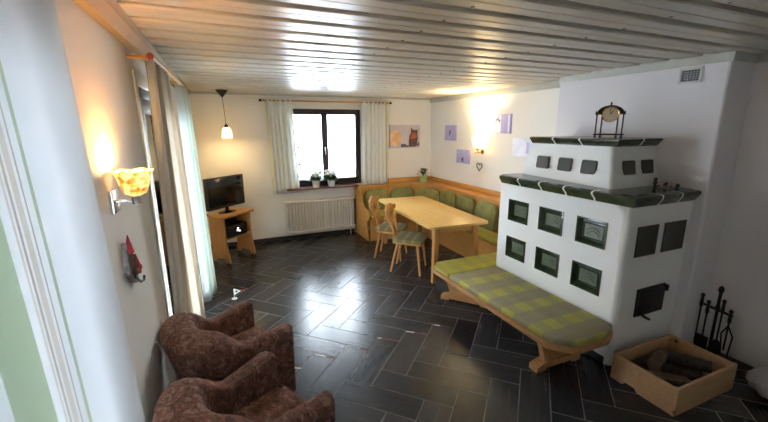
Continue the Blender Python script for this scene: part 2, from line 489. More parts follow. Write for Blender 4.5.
# door 1 (balcony door in the left wall)
d1 = bpy.data.objects.new('door_1', None); COL.objects.link(d1); d1.location = (XL-.05, 3.85, 0); d1['kind'] = 'structure'
bm = B(); ring_frame_x(bm, DOOR[0], DOOR[1], .0, DOOR[3], XL-.08, XL-.005, .08); link('door_frame', bm, M['dark_frame'], d1)
for y0, y1 in ((DOOR[0]+.07, 3.85), (3.85, DOOR[1]-.07)):
    bm = B(); ring_frame_x(bm, y0, y1, .07, DOOR[3]-.07, XL-.06, XL-.0, .10); lf = link('door_leaf', bm, M['dark_frame'], d1)
    bm = B(); box(bm, XL-.04, XL-.034, y0+.1, y1-.1, .17, DOOR[3]-.17); pn = link('pane', bm, M['glass'], d1); pn.parent = lf
bm = B(); box(bm, XL, XL+.012, DOOR[0]-.07, DOOR[0], 0, DOOR[3]+.08, .003); box(bm, XL, XL+.012, DOOR[1], DOOR[1]+.085, 0, DOOR[3]+.08, .003); box(bm, XL, XL+.012, DOOR[0], DOOR[1], DOOR[3], DOOR[3]+.08, .003)
link('door_casing', bm, M['white_paint'], d1)

# ------------------------------------------------------------------ outside
bm = B(); box(bm, -30, 30, YB+.4, 40, -.6, -.3); box(bm, -30, XL-.4, -20, YB+.4, -.6, -.3); struct('ground_outside', bm, M['snow'], smooth=False)
fe = thing('slatted_fence', 'pale grey slatted fence seen low through the back window', 'fence', (1.7, 9.0, -.3))
for x in (.2, 1.7, 3.2):
    bm = B(); box(bm, x-.04, x+.04, 9.0, 9.08, -.3, .80); link('post', bm, M['fence'], fe)
bm = B()
for k in range(7): box(bm, .1, 3.3, 8.97, 9.0, -.2+k*.14, -.08+k*.14)
link('slat_panel', bm, M['fence'], fe)

# ------------------------------------------------------------------ curtains
def curtain(name, label, mat, A0, B0, A1, B1, z1, z0, folds, amp, group=None, cat='curtain', nu=90, nv=16, seed=0, pinch=.5):
    """A0,B0: top ends (x,y); A1,B1: bottom ends"""
    bm = B(); uv = bm.loops.layers.uv.new('UVMap'); rnd = random.Random(seed)
    ph = [rnd.random()*6.28 for _ in range(4)]
    G = []
    for j in range(nv+1):
        t = j/nv; a = Vector(A0).lerp(Vector(A1), t); b = Vector(B0).lerp(Vector(B1), t)
        d = (b-a).normalized(); nrm = Vector((-d.y, d.x))
        row = []
        for i in range(nu+1):
            u = i/nu
            w = math.sin(2*PI*folds*u+ph[0]+.6*math.sin(2*PI*u*1.3+ph[1])) + .35*math.sin(2*PI*folds*.47*u+ph[2]+t)
            p = a.lerp(b, u) + nrm*w*amp*(pinch+(1-pinch)*t)
            row.append((bm.verts.new((p.x, p.y, z1+(z0-z1)*t)), u, t))
        G.append(row)
    for j in range(nv):
        for i in range(nu):
            q = (G[j][i], G[j][i+1], G[j+1][i+1], G[j+1][i])
            f = bm.faces.new([v[0] for v in q])
            for lp, v in zip(f.loops, q): lp[uv].uv = (v[1], 1-v[2])
    o = link(name, bm, mat)
    md = o.modifiers.new('Solidify', 'SOLIDIFY'); md.thickness = .003
    return tag(o, label, cat, group)

wh, gr_, br_ = (.84, .85, .86), (.64, .70, .60), (.64, .59, .55)
st = [(0, wh)]
# near curtain, u runs from the camera end (y=.15) to the far end (y=1.40)
def yu(y): return (y-.0)/(1.46-.0)
tn = (.75, .72, .68)
st = [(0, wh), (.10, br_), (.115, wh), (.20, gr_), (.30, wh), (.46, tn), (.475, wh), (.525, gr_), (.605, wh), (.632, tn), (.638, wh), (.648, br_), (.653, wh), (.662, tn), (.676, wh), (.686, br_), (.691, wh), (.706, (.62, .66, .56)), (.714, wh)]
M['cur_near'] = curtain_mat('white curtain with green and brown stripes', st, .185)
curtain('striped_curtain', 'large white curtain with green and brown stripes filling the near left edge', M['cur_near'], (-.385, .0), (-.385, 1.37), (-.375, .0), (-.375, 1.60), 2.30, .03, 5.0, .010, seed=2, nu=120)
import itertools
st = [(0, (.84, .80, .72))]
for k in range(1, 24):
    c = [(.74, .67, .56), (.87, .85, .79), (.64, .56, .45), (.84, .81, .73)][k % 4]
    st.append((k/24, c))
M['cur_beige'] = curtain_mat('beige striped curtain', st[:24], .25)
M['cur_pale'] = curtain_mat('pale green white curtain', [(0, (.78, .81, .80)), (.25, (.62, .70, .60)), (.32, (.80, .82, .80)), (.62, (.66, .72, .62)), (.70, (.80, .82, .80))], .30)
curtain('striped_curtain', 'beige striped floor length curtain bunched beside the balcony door', M['cur_beige'], (-.355, 2.68), (-.345, 3.36), (-.40, 2.72), (-.335, 3.93), 2.29, .02, 7, .030, 'balcony door curtains', seed=5, pinch=.7)
curtain('pale_curtain', 'pale green and white curtain on the far side of the balcony door', M['cur_pale'], (-.33, 4.02), (-.29, 4.62), (-.30, 4.22), (-.225, 4.62), 2.29, .04, 5, .028, 'balcony door curtains', seed=8, pinch=.7)
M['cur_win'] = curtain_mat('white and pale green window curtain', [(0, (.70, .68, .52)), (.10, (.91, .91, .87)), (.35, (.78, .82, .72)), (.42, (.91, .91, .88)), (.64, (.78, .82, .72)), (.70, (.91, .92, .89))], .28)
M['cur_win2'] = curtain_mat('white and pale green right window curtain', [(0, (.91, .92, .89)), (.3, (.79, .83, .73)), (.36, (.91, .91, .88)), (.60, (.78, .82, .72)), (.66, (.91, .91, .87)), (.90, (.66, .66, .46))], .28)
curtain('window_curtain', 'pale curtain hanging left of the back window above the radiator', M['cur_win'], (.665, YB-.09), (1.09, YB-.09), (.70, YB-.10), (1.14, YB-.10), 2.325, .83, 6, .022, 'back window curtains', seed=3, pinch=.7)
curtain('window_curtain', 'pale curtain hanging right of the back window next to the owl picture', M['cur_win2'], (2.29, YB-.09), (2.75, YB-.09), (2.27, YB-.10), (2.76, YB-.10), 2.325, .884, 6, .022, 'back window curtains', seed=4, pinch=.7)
# rods
r = thing('curtain_rod', 'wooden curtain rod across the top of the back window', 'curtain rod', (1.7, YB-.09, 2.30))
bm = B(); tube(bm, [(.62, YB-.09, 2.315), (2.80, YB-.09, 2.315)], .012); link('pole', bm, M['orange_wood'], r)
for x, s in ((.60, -1), (2.82, 1)):
    bm = B(); ball(bm, (x, YB-.09, 2.315), .022); link('finial', bm, M['bronze'], r)
for x in (.64, 2.78):
    bm = B(); tube(bm, [(x, YB, 2.315), (x, YB-.095, 2.315)], .009); link('bracket', bm, M['bronze'], r)
r = thing('curtain_rod', 'wooden curtain rod with red knob above the balcony door', 'curtain rod', (-.345, 3.6, 2.31))
bm = B(); tube(bm, [(-.345, 2.72, 2.31), (-.31, 4.68, 2.31)], .013); link('pole', bm, M['orange_wood_y'], r)
bm = B(); ball(bm, (-.345, 2.70, 2.312), .021); link('finial', bm, M['red_rod'], r)
for y in (2.74, 4.10):
    bm = B(); tube(bm, [(XL, y, 2.31), (-.335, y, 2.31)], .011); link('bracket', bm, M['orange_wood'], r)

# ------------------------------------------------------------------ tiled stove
sx, sy0, sy1 = 2.708, 1.742, 3.150
sv = thing('tiled_stove', 'big white rendered stove with dark green tile ledges and tile niches', 'tiled stove', (3.0, 2.45, 0))
niches = [(2.738, 3.009, .944, 1.159), (2.322, 2.593, .944, 1.159), (1.906, 2.177, .944, 1.159),
          (2.738, 3.009, .547, .763), (2.322, 2.593, .547, .763), (1.906, 2.177, .547, .763)]
def stove_body():
    bm = B(); ys = sorted({sy0+.05, sy1, *[n[0] for n in niches], *[n[1] for n in niches]}); zs = sorted({0, 1.325, *[n[2] for n in niches], *[n[3] for n in niches]})
    for a, b in zip(ys, ys[1:]):
        for c, d in zip(zs, zs[1:]):
            if any(n[0] <= a and n[1] >= b and n[2] <= c and n[3] >= d for n in niches): continue
            bm.faces.new([bm.verts.new(p) for p in ((sx, a, c), (sx, b, c), (sx, b, d), (sx, a, d))])
    # rounded near corner + front + back
    pts = [(sx+.05-.05*math.cos(t), sy0+.05-.05*math.sin(t)) for t in [PI/2*i/6 for i in range(7)]] + [(XC, sy0)]
    for (a, b), (c, d) in zip(pts, pts[1:]):
        bm.faces.new([bm.verts.new(p) for p in ((a, b, 0), (c, d, 0), (c, d, 1.325), (a, b, 1.325))])
    bm.faces.new([bm.verts.new(p) for p in ((sx, sy1, 0), (XC, sy1, 0), (XC, sy1, 1.325), (sx, sy1, 1.325))])
    bm.faces.new([bm.verts.new(p) for p in ((XC, sy0, 0), (XC, sy1, 0), (XC, sy1, 1.325), (XC, sy0, 1.325))])
    bm.faces.new([bm.verts.new(p) for p in ((sx, sy1, 1.325), (XC, sy1, 1.325), (XC, sy0, 1.325), (sx+.05, sy0, 1.325), (sx, sy0+.05, 1.325))])
    bmesh.ops.remove_doubles(bm, verts=bm.verts, dist=.0005)
    return bm
link('body', stove_body(), M['stove_white'], sv, wn=True)
bm = B(); box(bm, sx-.006, sx+.05, sy0+.05, sy1, 0, .06); box(bm, sx+.05, XC, sy0-.006, sy0+.05, 0, .06); link('plinth', bm, M['skirt'], sv)
for (y0, y1, z0, z1) in niches:
    bm = B(); dp = .032
    def rr(i, x): return [(x, y0+i, z0+i), (x, y1-i, z0+i), (x, y1-i, z1-i), (x, y0+i, z1-i)]
    rings(bm, [rr(-.004, sx+.01), rr(-.004, sx-.004), rr(.010, sx-.006), rr(.014, sx), rr(.030, sx+dp), rr(.040, sx+dp), rr(.046, sx+dp-.008), rr(.052, sx+dp)], cap0=False, cap1=False)
    t = link('niche_tile', bm, M['glaze'], sv, ang=25)
    bm = B(); box(bm, sx+dp-.001, sx+dp+.01, y0+.05, y1-.05, z0+.05, z1-.05)
    # raised arch relief
    for k in range(2):
        pts = [(sx+dp-.002, (y0+y1)/2-.055+.11*i/8, (z0+z1)/2-.03+.03*k+.03*math.sin(PI*i/8)) for i in range(9)]
        tube(bm, pts, .007, 6)
    p = link('relief_panel', bm, M['glaze_panel'], sv); p.parent = t
for x0, x1 in ((2.816, 3.06), (3.135, 3.41)):
    bm = B(); z0, z1 = .913, 1.156; y = sy0
    def rr(i, yy): return [(x0+i, yy, z0+i), (x1-i, yy, z0+i), (x1-i, yy, z1-i), (x0+i, yy, z1-i)]
    rings(bm, [rr(0, y+.01), rr(0, y-.006), rr(.006, y-.01), rr(.03, y-.006)], cap0=False)
    link('front_tile', bm, M['glaze_front'], sv, ang=20)
fd = None
bm = B()
ring_frame(bm, 2.92, 3.265, .395, .632, sy0-.014, sy0+.01, .03); fd = link('fire_door', bm, M['black_iron'], sv)
bm = B(); box(bm, 2.945, 3.24, sy0-.026, sy0, .418, .610, .006); box(bm, 2.975, 3.21, sy0-.032, sy0-.02, .445, .585, .004); q = link('door_panel', bm, M['black_iron'], sv); q.parent = fd
bm = B(); tube(bm, [(3.0, sy0-.02, .40), (3.0, sy0-.05, .395), (3.04, sy0-.055, .375)], .010); q = link('handle', bm, M['black_iron'], sv); q.parent = fd
bm = B(); box(bm, 3.255, 3.285, sy0-.03, sy0, .57, .62, .003); q = link('latch', bm, M['black_iron'], sv); q.parent = fd

def ledge(path, prof, nper, mat_tile, top_in, ztop, name):
    """path: list of (point, outward) legs; tiles lofted along each leg, with white joints between them"""
    for (a, b, out, mit0, mit1, n) in path:
        a, b, out = Vector(a), Vector(b), Vector(out); d = (b-a); Lg = d.length; d.normalize()
        def P(s, o, z, k): # k: slope for mitre
            wob = .006*math.sin((z-prof[0][1])/(prof[-1][1]-prof[0][1])*2*PI) if k is None else 0
            q = a + d*s + out*o
            return (q.x + d.x*wob, q.y + d.y*wob, z)
        for i in range(n):
            s0, s1 = Lg*i/n, Lg*(i+1)/n
            R = []
            for s, first in ((s0, True), (s1, False)):
                end = (first and i == 0) or (not first and i == n-1)
                row = []
                for o, z in prof:
                    ss = s + (0 if end else (.006 if first else -.006))
                    k = None
                    if end:
                        k = 0; m = mit0 if first else mit1
                        ss = s + m*o
                    row.append(P(ss, o, z, k))
                R.append(row)
            bm = B(); rings(bm, R); link('ledge_tile', bm, mat_tile, sv, ang=35)
            if i < n-1:
                bm = B(); rings(bm, [[P(s1-.0075, o*1.02+.001, z, None) for o, z in prof], [P(s1+.0075, o*1.02+.001, z, None) for o, z in prof]])
                link('ledge_joint', bm, M['grout'], sv)
prof = [(-.02, 1.318), (.02, 1.318), (.035, 1.322), (.050, 1.345), (.062, 1.362), (.070, 1.375), (.072, 1.388), (.066, 1.400), (.045, 1.404), (-.02, 1.404)]
ledge([((sx, sy1-.045), (sx, sy0), (-1, 0), 0, 1, 5), ((sx, sy0), (XC-.05, sy0), (0, -1), -1, 0, 3)], prof, 4, M['glaze'], 0, 0, 'lower')
bm = B(); box(bm, sx+.018, XC, sy0+.018, sy1+.01, 1.324, 1.402); link('ledge_top', bm, M['glaze'], sv)
# upper body
bot = [(2.83, 2.00), (XC, 2.00), (XC, 3.13), (2.96, 3.13)]
mid = [(2.90, 2.06), (XC, 2.06), (XC, 3.06), (2.95, 3.06)]
top = [(2.925, 2.095), (XC, 2.095), (XC, 3.0), (2.96, 3.0)]
def rc(poly, z, r=.035):
    (x0, y0) = poly[0]; out = []
    (xn, yn), (xp, yp) = poly[1], poly[-1]
    a = Vector((xp-x0, yp-y0)).normalized()*r; b = Vector((xn-x0, yn-y0)).normalized()*r; o_ = Vector((x0, y0))
    for k in range(9):
        t = k/8; q = (o_+a)*(1-t)**2 + o_*2*t*(1-t) + (o_+b)*t*t; out.append((q.x, q.y, z))
    return out + [(x, y, z) for x, y in poly[1:]]
m2 = [(a*.45+c*.55, b*.45+d_*.55) for (a, b), (c, d_) in zip(bot, mid)]
bm = B(); rings(bm, [rc(bot, 1.40), rc(m2, 1.475), rc(mid, 1.55), rc(top, 1.74)])
link('upper_body', bm, M['stove_white'], sv, wn=True)
def small_tile(c, u, w, h, nrm):
    """rounded square tile at c; u: horizontal direction, nrm: outward"""
    c, u, nrm = Vector(c), Vector(u).normalized(), Vector(nrm).normalized(); v = nrm.cross(u)
    if v.z < 0: v = -v
    pl = rpoly(-w/2, w/2, -h/2, h/2, (.018,)*4, 4)
    bm = B(); R = []
    for k, (ins, off) in enumerate(((0, -.03), (0, .004), (.05, .008))):
        R.append([tuple(c + u*a*(1-ins) + v*b*(1-ins) + nrm*off) for a, b in pl])
    rings(bm, R, cap0=False); link('wall_tile', bm, M['glaze_flat'], sv)
ln = Vector((-.99, .03, .12)).normalized(); fn = Vector((0, -.985, .17)).normalized()
for yc in (2.82, 2.545, 2.285):
    u = (2.82-yc)/(2.82-2.285)
    small_tile((2.925-.018*u, yc, 1.551), (-.03, -1, 0), .155, .122, ln)
for xc in (3.095, 3.33):
    small_tile((xc, 2.060, 1.555), (1, 0, 0), .155, .128, fn)
prof = [(-.02, 1.732), (.015, 1.732), (.03, 1.738), (.055, 1.770), (.066, 1.780), (.066, 1.792), (.05, 1.798), (-.02, 1.798)]
ledge([((2.945, 2.97), (2.945, 2.09), (-1, 0), 0, 1, 3), ((2.945, 2.09), (XC-.03, 2.09), (0, -1), -1, 0, 2)], prof, 4, M['glaze'], 0, 0, 'upper')
bm = B(); box(bm, 2.96, XC, 2.108, 2.97, 1.738, 1.797); link('ledge_top', bm, M['glaze'], sv)

# stove bench with cushions
sb = thing('stove_bench', 'wooden L shaped bench on trestles wrapped around the white stove', 'bench', (2.35, 2.5, 0))
seat = [(2.20, 1.65), (2.53, 1.65), (2.64, 1.70), (2.69, 1.735), (2.69, 3.165), (3.08, 3.165), (3.08, 3.50), (2.13, 3.50), (2.05, 3.42), (2.06, 1.80)]
bm = B(); prism(bm, seat, .295, .335, 'z', .006); link('seat_board', bm, M['bench_wood'], sb)
def trestle(c, ang, wd):
    bm = B(); d = Vector((math.cos(ang), math.sin(ang), 0)); c = Vector((*c, 0)); s = Vector((-d.y, d.x, 0))
    def pl(poly, th):
        vs = [[bm.verts.new(c + d*a + s*t + Vector((0, 0, z))) for a, z in poly] for t in (-th/2, th/2)]
        n = len(poly); bm.faces.new(vs[0][::-1]); bm.faces.new(vs[1])
        for i in range(n): bm.faces.new((vs[0][i], vs[0][(i+1) % n], vs[1][(i+1) % n], vs[1][i]))
    h = wd/2
    pl([(-h, 0), (-h+.09, 0), (-h+.11, .02), (h-.11, .02), (h-.09, 0), (h, 0), (h, .045), (h*.62, .075), (-h*.62, .075), (-h, .045)], .085)
    pl([(-h*.62, .07), (h*.62, .07), (h*.72, .16), (h*.95, .297), (-h*.95, .297), (-h*.72, .16)], .05)
    link('trestle', bm, M['bench_wood'], sb, ang=25)
trestle((2.35, 1.95), 0, .47)
trestle((2.32, 3.16), math.radians(-51), .54)
bm = B(); box(bm, 2.66, 2.69, 1.76, 3.16, .245, .296); link('wall_rail', bm, M['bench_wood'], sb)
def cushion(name, label, poly, z0, z1, mat, group, bev=.02):
    bm = B(); prism(bm, poly, z0, z1, 'z', bev, 3); return tag(link(name, bm, mat, ang=60), label, 'cushion', group)
cushion('bench_cushion', 'long lime and grey checked cushion on the bench along the stove', [(2.21, 1.665), (2.53, 1.665), (2.63, 1.71), (2.685, 1.745), (2.695, 3.11), (2.065, 3.11), (2.075, 1.80)], .336, .388, M['plaid'], 'stove bench cushions')
cushion('bench_cushion', 'shorter lime checked cushion at the table end of the stove bench', [(2.06, 3.125), (2.69, 3.125), (2.70, 3.172), (3.07, 3.172), (3.07, 3.49), (2.14, 3.49), (2.06, 3.41)], .336, .392, M['plaid_yellow'], 'stove bench cushions')

# ------------------------------------------------------------------ corner bench
cb = thing('corner_bench', 'amber wooden corner bench with shelf ledge behind the dining table', 'bench', (2.9, 5.9, 0))
bm = B(); box(bm, 2.18, 3.10, 5.70, 5.73, 0, .365); box(bm, 3.18, 3.21, 3.30, 5.73, 0, .365); link('base_panel', bm, M['orange_wood'], cb)
bm = B(); prism(bm, [(2.16, 5.62), (3.12, 5.62), (3.12, 3.25), (3.53, 3.25), (3.53, 6.21), (2.16, 6.21)], .365, .40, 'z', .004); link('seat_board', bm, M['orange_wood'], cb)
bm = B(); box(bm, 2.16, 3.22, 6.19, 6.215, .40, .852); box(bm, 3.515, 3.54, 3.25, 5.60, .40, .852)
prism(bm, [(3.20, 6.19), (3.53, 5.58), (3.55, 5.60), (3.22, 6.21)], .40, .852); link('backrest_panel', bm, M['orange_wood'], cb)
bm = B(); prism(bm, [(2.15, 6.16), (3.18, 6.16), (3.49, 5.58), (3.49, 3.22), (XR, 3.22), (XR, YB), (2.15, YB)], .852, .878, 'z', .004); link('shelf_ledge', bm, M['orange_wood'], cb)
bm = B(); box(bm, 2.80, XR-.02, YB-.022, YB, .878, .962, .003); link('wall_board', bm, M['orange_wood'], cb)
bm = B(); box(bm, XR-.022, XR, 3.22, YB-.022, .878, .962, .003); link('wall_board', bm, M['orange_wood_y'], cb)
for x in (2.18, 2.72):
    bm = B(); box(bm, x-.022, x+.022, 6.155, 6.19, .40, .852, .004); link('post', bm, M['orange_wood'], cb)
cheek = [(YB, 0), (YB, .86), (6.10, .86), (6.06, .80), (6.03, .70), (6.0, .62), (5.90, .56), (5.74, .53), (5.66, .49), (5.63, .44), (5.66, .39), (5.74, .36), (5.76, .30), (5.70, .0)]
bm = B(); prism(bm, cheek, 2.135, 2.16, 'x', .005); link('end_cheek', bm, M['orange_wood_y'], cb, ang=30)
cg = 'corner bench back cushions'
def backpad(label, c, ang, w, z0, z1):
    """upright cushion, centre c (x,y), facing direction given by ang"""
    t = .055; pl = rpoly(-w/2, w/2, z0, z1, (.04, .04, .11, .11), 6)
    bm = B(); prism(bm, pl, -t/2, t/2, 'y', .018, 3)
    bmesh.ops.rotate(bm, verts=bm.verts, cent=(0, 0, 0), matrix=Matrix.Rotation(math.radians(-9), 3, 'X') if False else Matrix.Identity(3))
    # lean the top back (towards +y local)
    for v in bm.verts: v.co.y += (v.co.z-z0)*.10
    bmesh.ops.rotate(bm, verts=bm.verts, cent=(0, 0, 0), matrix=Matrix.Rotation(ang, 3, 'Z'))
    o = link('back_cushion', bm, M['backcloth'], ang=60); o.location = (c[0], c[1], 0)
    tag(o, label, 'cushion', cg)
backpad('olive back cushion nearest the window, left end of the corner bench', (2.46, 6.10), 0, .46, .455, .815)
backpad('olive back cushion on the back wall side of the bench, next to the corner', (2.99, 6.10), 0, .47, .455, .815)
backpad('olive back cushion set diagonally in the bench corner under the potted plant', (3.325, 5.80), math.atan2(-.61, .31), .48, .455, .815)
for yc, lb in ((5.33, 'olive back cushion on the right wall, nearest the corner'), (4.83, 'olive back cushion in the middle of the three along the right wall'), (4.31, 'olive back cushion along the right wall, closest to the stove')):
    backpad(lb, (3.435, yc), -PI/2, .46, .455, .82)
cushion('bench_cushion', 'yellow green seat cushion on the window side of the corner bench', [(2.19, 5.63), (3.10, 5.63), (3.10, 6.07), (2.19, 6.07)], .401, .455, M['plaid_yellow'], 'corner bench seat cushions')
cushion('bench_cushion', 'yellow green seat cushion on the right bench far end, behind the table', [(3.13, 4.52), (3.41, 4.52), (3.41, 5.60), (3.13, 5.60)], .401, .455, M['plaid_yellow'], 'corner bench seat cushions')
cushion('bench_cushion', 'yellow green seat cushion on the right bench between table and stove', [(3.13, 3.28), (3.41, 3.28), (3.41, 4.50), (3.13, 4.50)], .401, .455, M['plaid_yellow'], 'corner bench seat cushions')

# ------------------------------------------------------------------ dining table and chairs
tb = thing('dining_table', 'long light wooden dining table with rounded corners', 'table', (2.617, 4.603, 0), math.radians(-3.2))
bm = B(); prism(bm, rpoly(-.41, .41, -.965, .965, (.06,)*4), .718, .748, 'z', .007); link('tabletop', bm, M['tabletop'], tb, local=True)
bm = B()
for s in (-1, 1):
    box(bm, s*.27-.012, s*.27+.012, -.84, .84, .63, .718); box(bm, -.27, .27, s*.84-.012, s*.84+.012, .63, .718)
link('apron', bm, M['beech_y'], tb, local=True)
for a in (-1, 1):
    for b in (-1, 1):
        bm = B(); bar(bm, (a*.305, b*.87, 0), (a*.265, b*.835, .718), .05, .05, .004, .075, .075, up=(0, 1, 0)); link('leg', bm, M['beech_z'], tb, local=True)

def make_chair(label, loc, rz):
    c = thing('dining_chair', label, 'chair', loc, rz, 'wooden dining chairs')
    bm = B(); prism(bm, [(.20, -.21), (.20, .21), (.15, .225), (-.17, .18), (-.20, .15), (-.20, -.15), (-.17, -.18), (.15, -.225)], .405, .432, 'z', .006); link('seat', bm, M['beech'], c, local=True)
    for (x, y, fx, fy) in ((.14, .15, .05, .05), (.14, -.15, .05, -.05), (-.13, .11, -.09, .05), (-.13, -.11, -.09, -.05)):
        bm = B(); tube(bm, [(x, y, .408), (x+fx*.5, y+fy*.5, .22), (x+fx, y+fy, 0)], .021, 8, r1=.014); link('leg', bm, M['beech_z'], c, local=True)
    # back: two crossing splats on a shared block, carved top rail
    bm = B()
    for s in (-1, 1):
        bar(bm, (-.165, s*.075, .425), (-.215, s*.10, .62), .055, .02, .004, .05, .02, up=(1, 0, 0))
        bar(bm, (-.215, s*.10, .615), (-.275, s*.175, .80), .05, .02, .004, .075, .02, up=(1, 0, 0))
    for s in (-1, 1):
        bar(bm, (-.19+.001*s, -s*.075, .47), (-.26+.001*s, s*.10, .77), .038, .016, .003, up=(1, 0, 0))
    bk = link('backrest', bm, M['beech_z'], c, local=True)
    bm = B(); n = 14
    R = []
    for i in range(n+1):
        y = -.225+.45*i/n; x = -.275 - .03*math.cos(PI*(i/n-.5)) + .01; hh = .050+.024*math.cos(PI*2*(i/n-.5)); zc = .83
        R.append([(x-.011, y, zc-hh), (x+.011, y, zc-hh), (x+.004, y, zc+hh), (x-.018, y, zc+hh)])
    rings(bm, R); t = link('top_rail', bm, M['beech'], c, local=True, ang=50); t.parent = bk
    return c
ch1 = make_chair('wooden chair with carved back pulled up at the near left side of the table', (2.20, 4.29, 0), math.radians(-40))
ch2 = dup(ch1, (2.20, 4.88, 0), math.radians(-39), 'wooden chair further back at the table, closer to the radiator')
def seatpad(label, c):
    bm = B(); prism(bm, rpoly(-.20, .21, -.21, .21, (.06, .03, .03, .06)), .434, .475, 'z', .016, 3)
    o = link('seat_pad', bm, M['seatpad'], ang=60); o.location = (c.location.x, c.location.y, 0); o.rotation_euler = c.rotation_euler; tag(o, label, 'cushion', 'chair seat pads')
seatpad('grey green checked pad on the nearer dining chair', ch1)
seatpad('grey green checked pad on the farther dining chair', ch2)

# ------------------------------------------------------------------ armchairs
def make_armchair(label, loc, rz):
    c = thing('armchair', label, 'armchair', loc, rz, 'brown patterned tub armchairs')
    # path of the shell centreline (local: +x forward, front at x=0, back at x=-.6)
    D = .505; JX, JY = -.30, .215
    half = [(JX*i/7, -(.262+(JY-.262)*i/7)) for i in range(8)]
    half += [(JX-(D+JX)*math.sin(PI/2*i/10), -JY*math.cos(PI/2*i/10)) for i in range(1, 11)]
    path = half + [(x, -y) for x, y in half[:-1][::-1]]
    N_ = len(path); R = []
    pv = [Vector(p) for p in path]
    for i, p in enumerate(pv):
        t = (pv[min(i+1, N_-1)]-pv[max(i-1, 0)]).normalized(); out = Vector((t.y, -t.x))
        if out.dot(p-Vector((-.22, 0))) < 0: out = -out
        s = min(1, max(0, (-p.x-.26)/(D-.32))); s = s*s*(3-2*s)
        h = .600 - .025*min(1, -p.x/.30) + .140*s
        th = .055 + .024*s; lean = .006+.05*s
        row = []
        def pt(o, z, k): return (p.x+out.x*(o+lean*k), p.y+out.y*(o+lean*k), z)
        row += [pt(-th*.9, .14, 0), pt(-th*.95, .40, .3)]
        for k in range(9):
            a = PI - PI*k/8; e = .55+.25*s
            ca, sa = math.cos(a), math.sin(a); ca = math.copysign(abs(ca)**e, ca); sa = max(0, sa)**e
            row.append(pt((th*(1+.30*s))*ca, h-th*.8+th*.8*sa, 1))
        row += [pt(th*.95, .40, .35), pt(th*.8, .10, 0), pt(0, .07, 0)]
        R.append(row)
    def inset(row, f, dx):
        cx = sum(q[0] for q in row)/len(row); cy = sum(q[1] for q in row)/len(row); cz = sum(q[2] for q in row)/len(row)
        return [(q[0]+dx, cy+(q[1]-cy)*f, cz+(q[2]-cz)*(1-(1-f)*.12)) for q in row]
    R = [inset(R[0], .70, .030), inset(R[0], .92, .022)]+R+[inset(R[-1], .92, .022), inset(R[-1], .70, .030)]
    bm = B(); rings(bm, R); link('shell', bm, M['armchair'], c, local=True, ang=70)
    bm = B(); prism(bm, rpoly(-.43, .03, -.175, .175, (.05, .03, .03, .05)), .29, .42, 'z', .035, 4)
    for v in bm.verts:
        if v.co.z > .40: v.co.z += .02*math.cos(PI*v.co.y/.4)
    link('seat_cushion', bm, M['armchair'], c, local=True, ang=70)
    bm = B(); prism(bm, [(-.01, -.215), (-.01, .215), (-.30, .175), (-.44, .08), (-.44, -.08), (-.30, -.175)], .08, .295, 'z', .01); link('seat_base', bm, M['armchair'], c, local=True)
    for x, yy in ((-.06, .22), (-.42, .12)):
        for y in (-yy, yy):
            bm = B(); lathe(bm, [(.018, 0), (.024, .085)], x, y, 10); link('foot', bm, M['dark_frame'], c, local=True)
    return c
ac1 = make_armchair('brown patterned tub armchair beside the beige curtain, the farther of two', (.172, 2.60, 0), math.radians(26))
ac2 = dup(ac1, (.245, 1.835, 0), math.radians(26), 'brown patterned tub armchair nearest the camera, cut by the bottom edge')

# ------------------------------------------------------------------ TV corner
RZ = math.radians(43)
ts = thing('tv_stand', 'orange wooden stand with splayed sides in the far left corner', 'tv stand', (.03, 5.79, 0), RZ)
bm = B(); prism(bm, [(-.31, -.14), (.31, -.14), (.33, .0), (.22, .26), (-.22, .26), (-.33, 0)], .655, .69, 'z', .006); link('top_board', bm, M['beech'], ts, local=True)
for s in (-1, 1):
    bm = B(); prism(bm, [(-.17, 0), (-.10, 0), (-.06, .06), (.10, .06), (.14, 0), (.20, 0), (.17, .25), (.17, .656), (-.11, .656), (-.11, .30)], s*.245-.014, s*.245+.014, 'x', .003); link('side_panel', bm, M['beech_z'], ts, local=True)
bm = B(); box(bm, -.231, .231, -.10, .17, .33, .355, .003); link('shelf', bm, M['beech'], ts, local=True)
bm = B(); box(bm, -.231, .231, .16, .172, .36, .655); link('back_panel', bm, M['black_matt'], ts, local=True)
tv = thing('television', 'flat black television standing on the orange corner stand', 'television', (-.02, 5.84, .69), RZ)
bm = B(); box(bm, -.345, .345, -.02, .03, .075, .525, .008); link('housing', bm, M['black_matt'], tv, local=True)
bm = B(); box(bm, -.322, .322, -.0235, -.019, .115, .505, .001); link('screen', bm, M['black_gloss'], tv, local=True)
bm = B(); lathe(bm, [(.145, .0), (.145, .010), (.05, .018), (.032, .03), (.032, .09)], 0, 0, 24)
for v in bm.verts: v.co.y *= .62
link('foot', bm, M['black_gloss'], tv, local=True)
bm = B(); box(bm, -.012, .012, -.0245, -.0225, .085, .093); link('badge', bm, M['chrome'], tv, local=True)
dv = thing('media_player', 'black media player with tiny lights on the stand shelf', 'media player', (.04, 5.775, .355), RZ)
bm = B(); box(bm, -.20, .17, -.10, .13, .0, .17, .006); link('case', bm, M['black_matt'], dv, local=True)
bm = B()
for a, b in ((-.03, .075), (-.02, .105), (.01, .06)): box(bm, a, a+.022, -.103, -.099, b, b+.012)
link('indicator', bm, emis('indicator light', (.8, .9, 1), 1.2), dv, local=True)
bm = B(); tube(bm, [(.16, 6.37, .74), (.35, 6.374, .76), (.55, 6.374, .80), (.80, 6.374, .815)], .004, 6); tag(link('wall_cable', bm, M['rad']), 'thin pale cable along the back wall behind the television', 'cable')
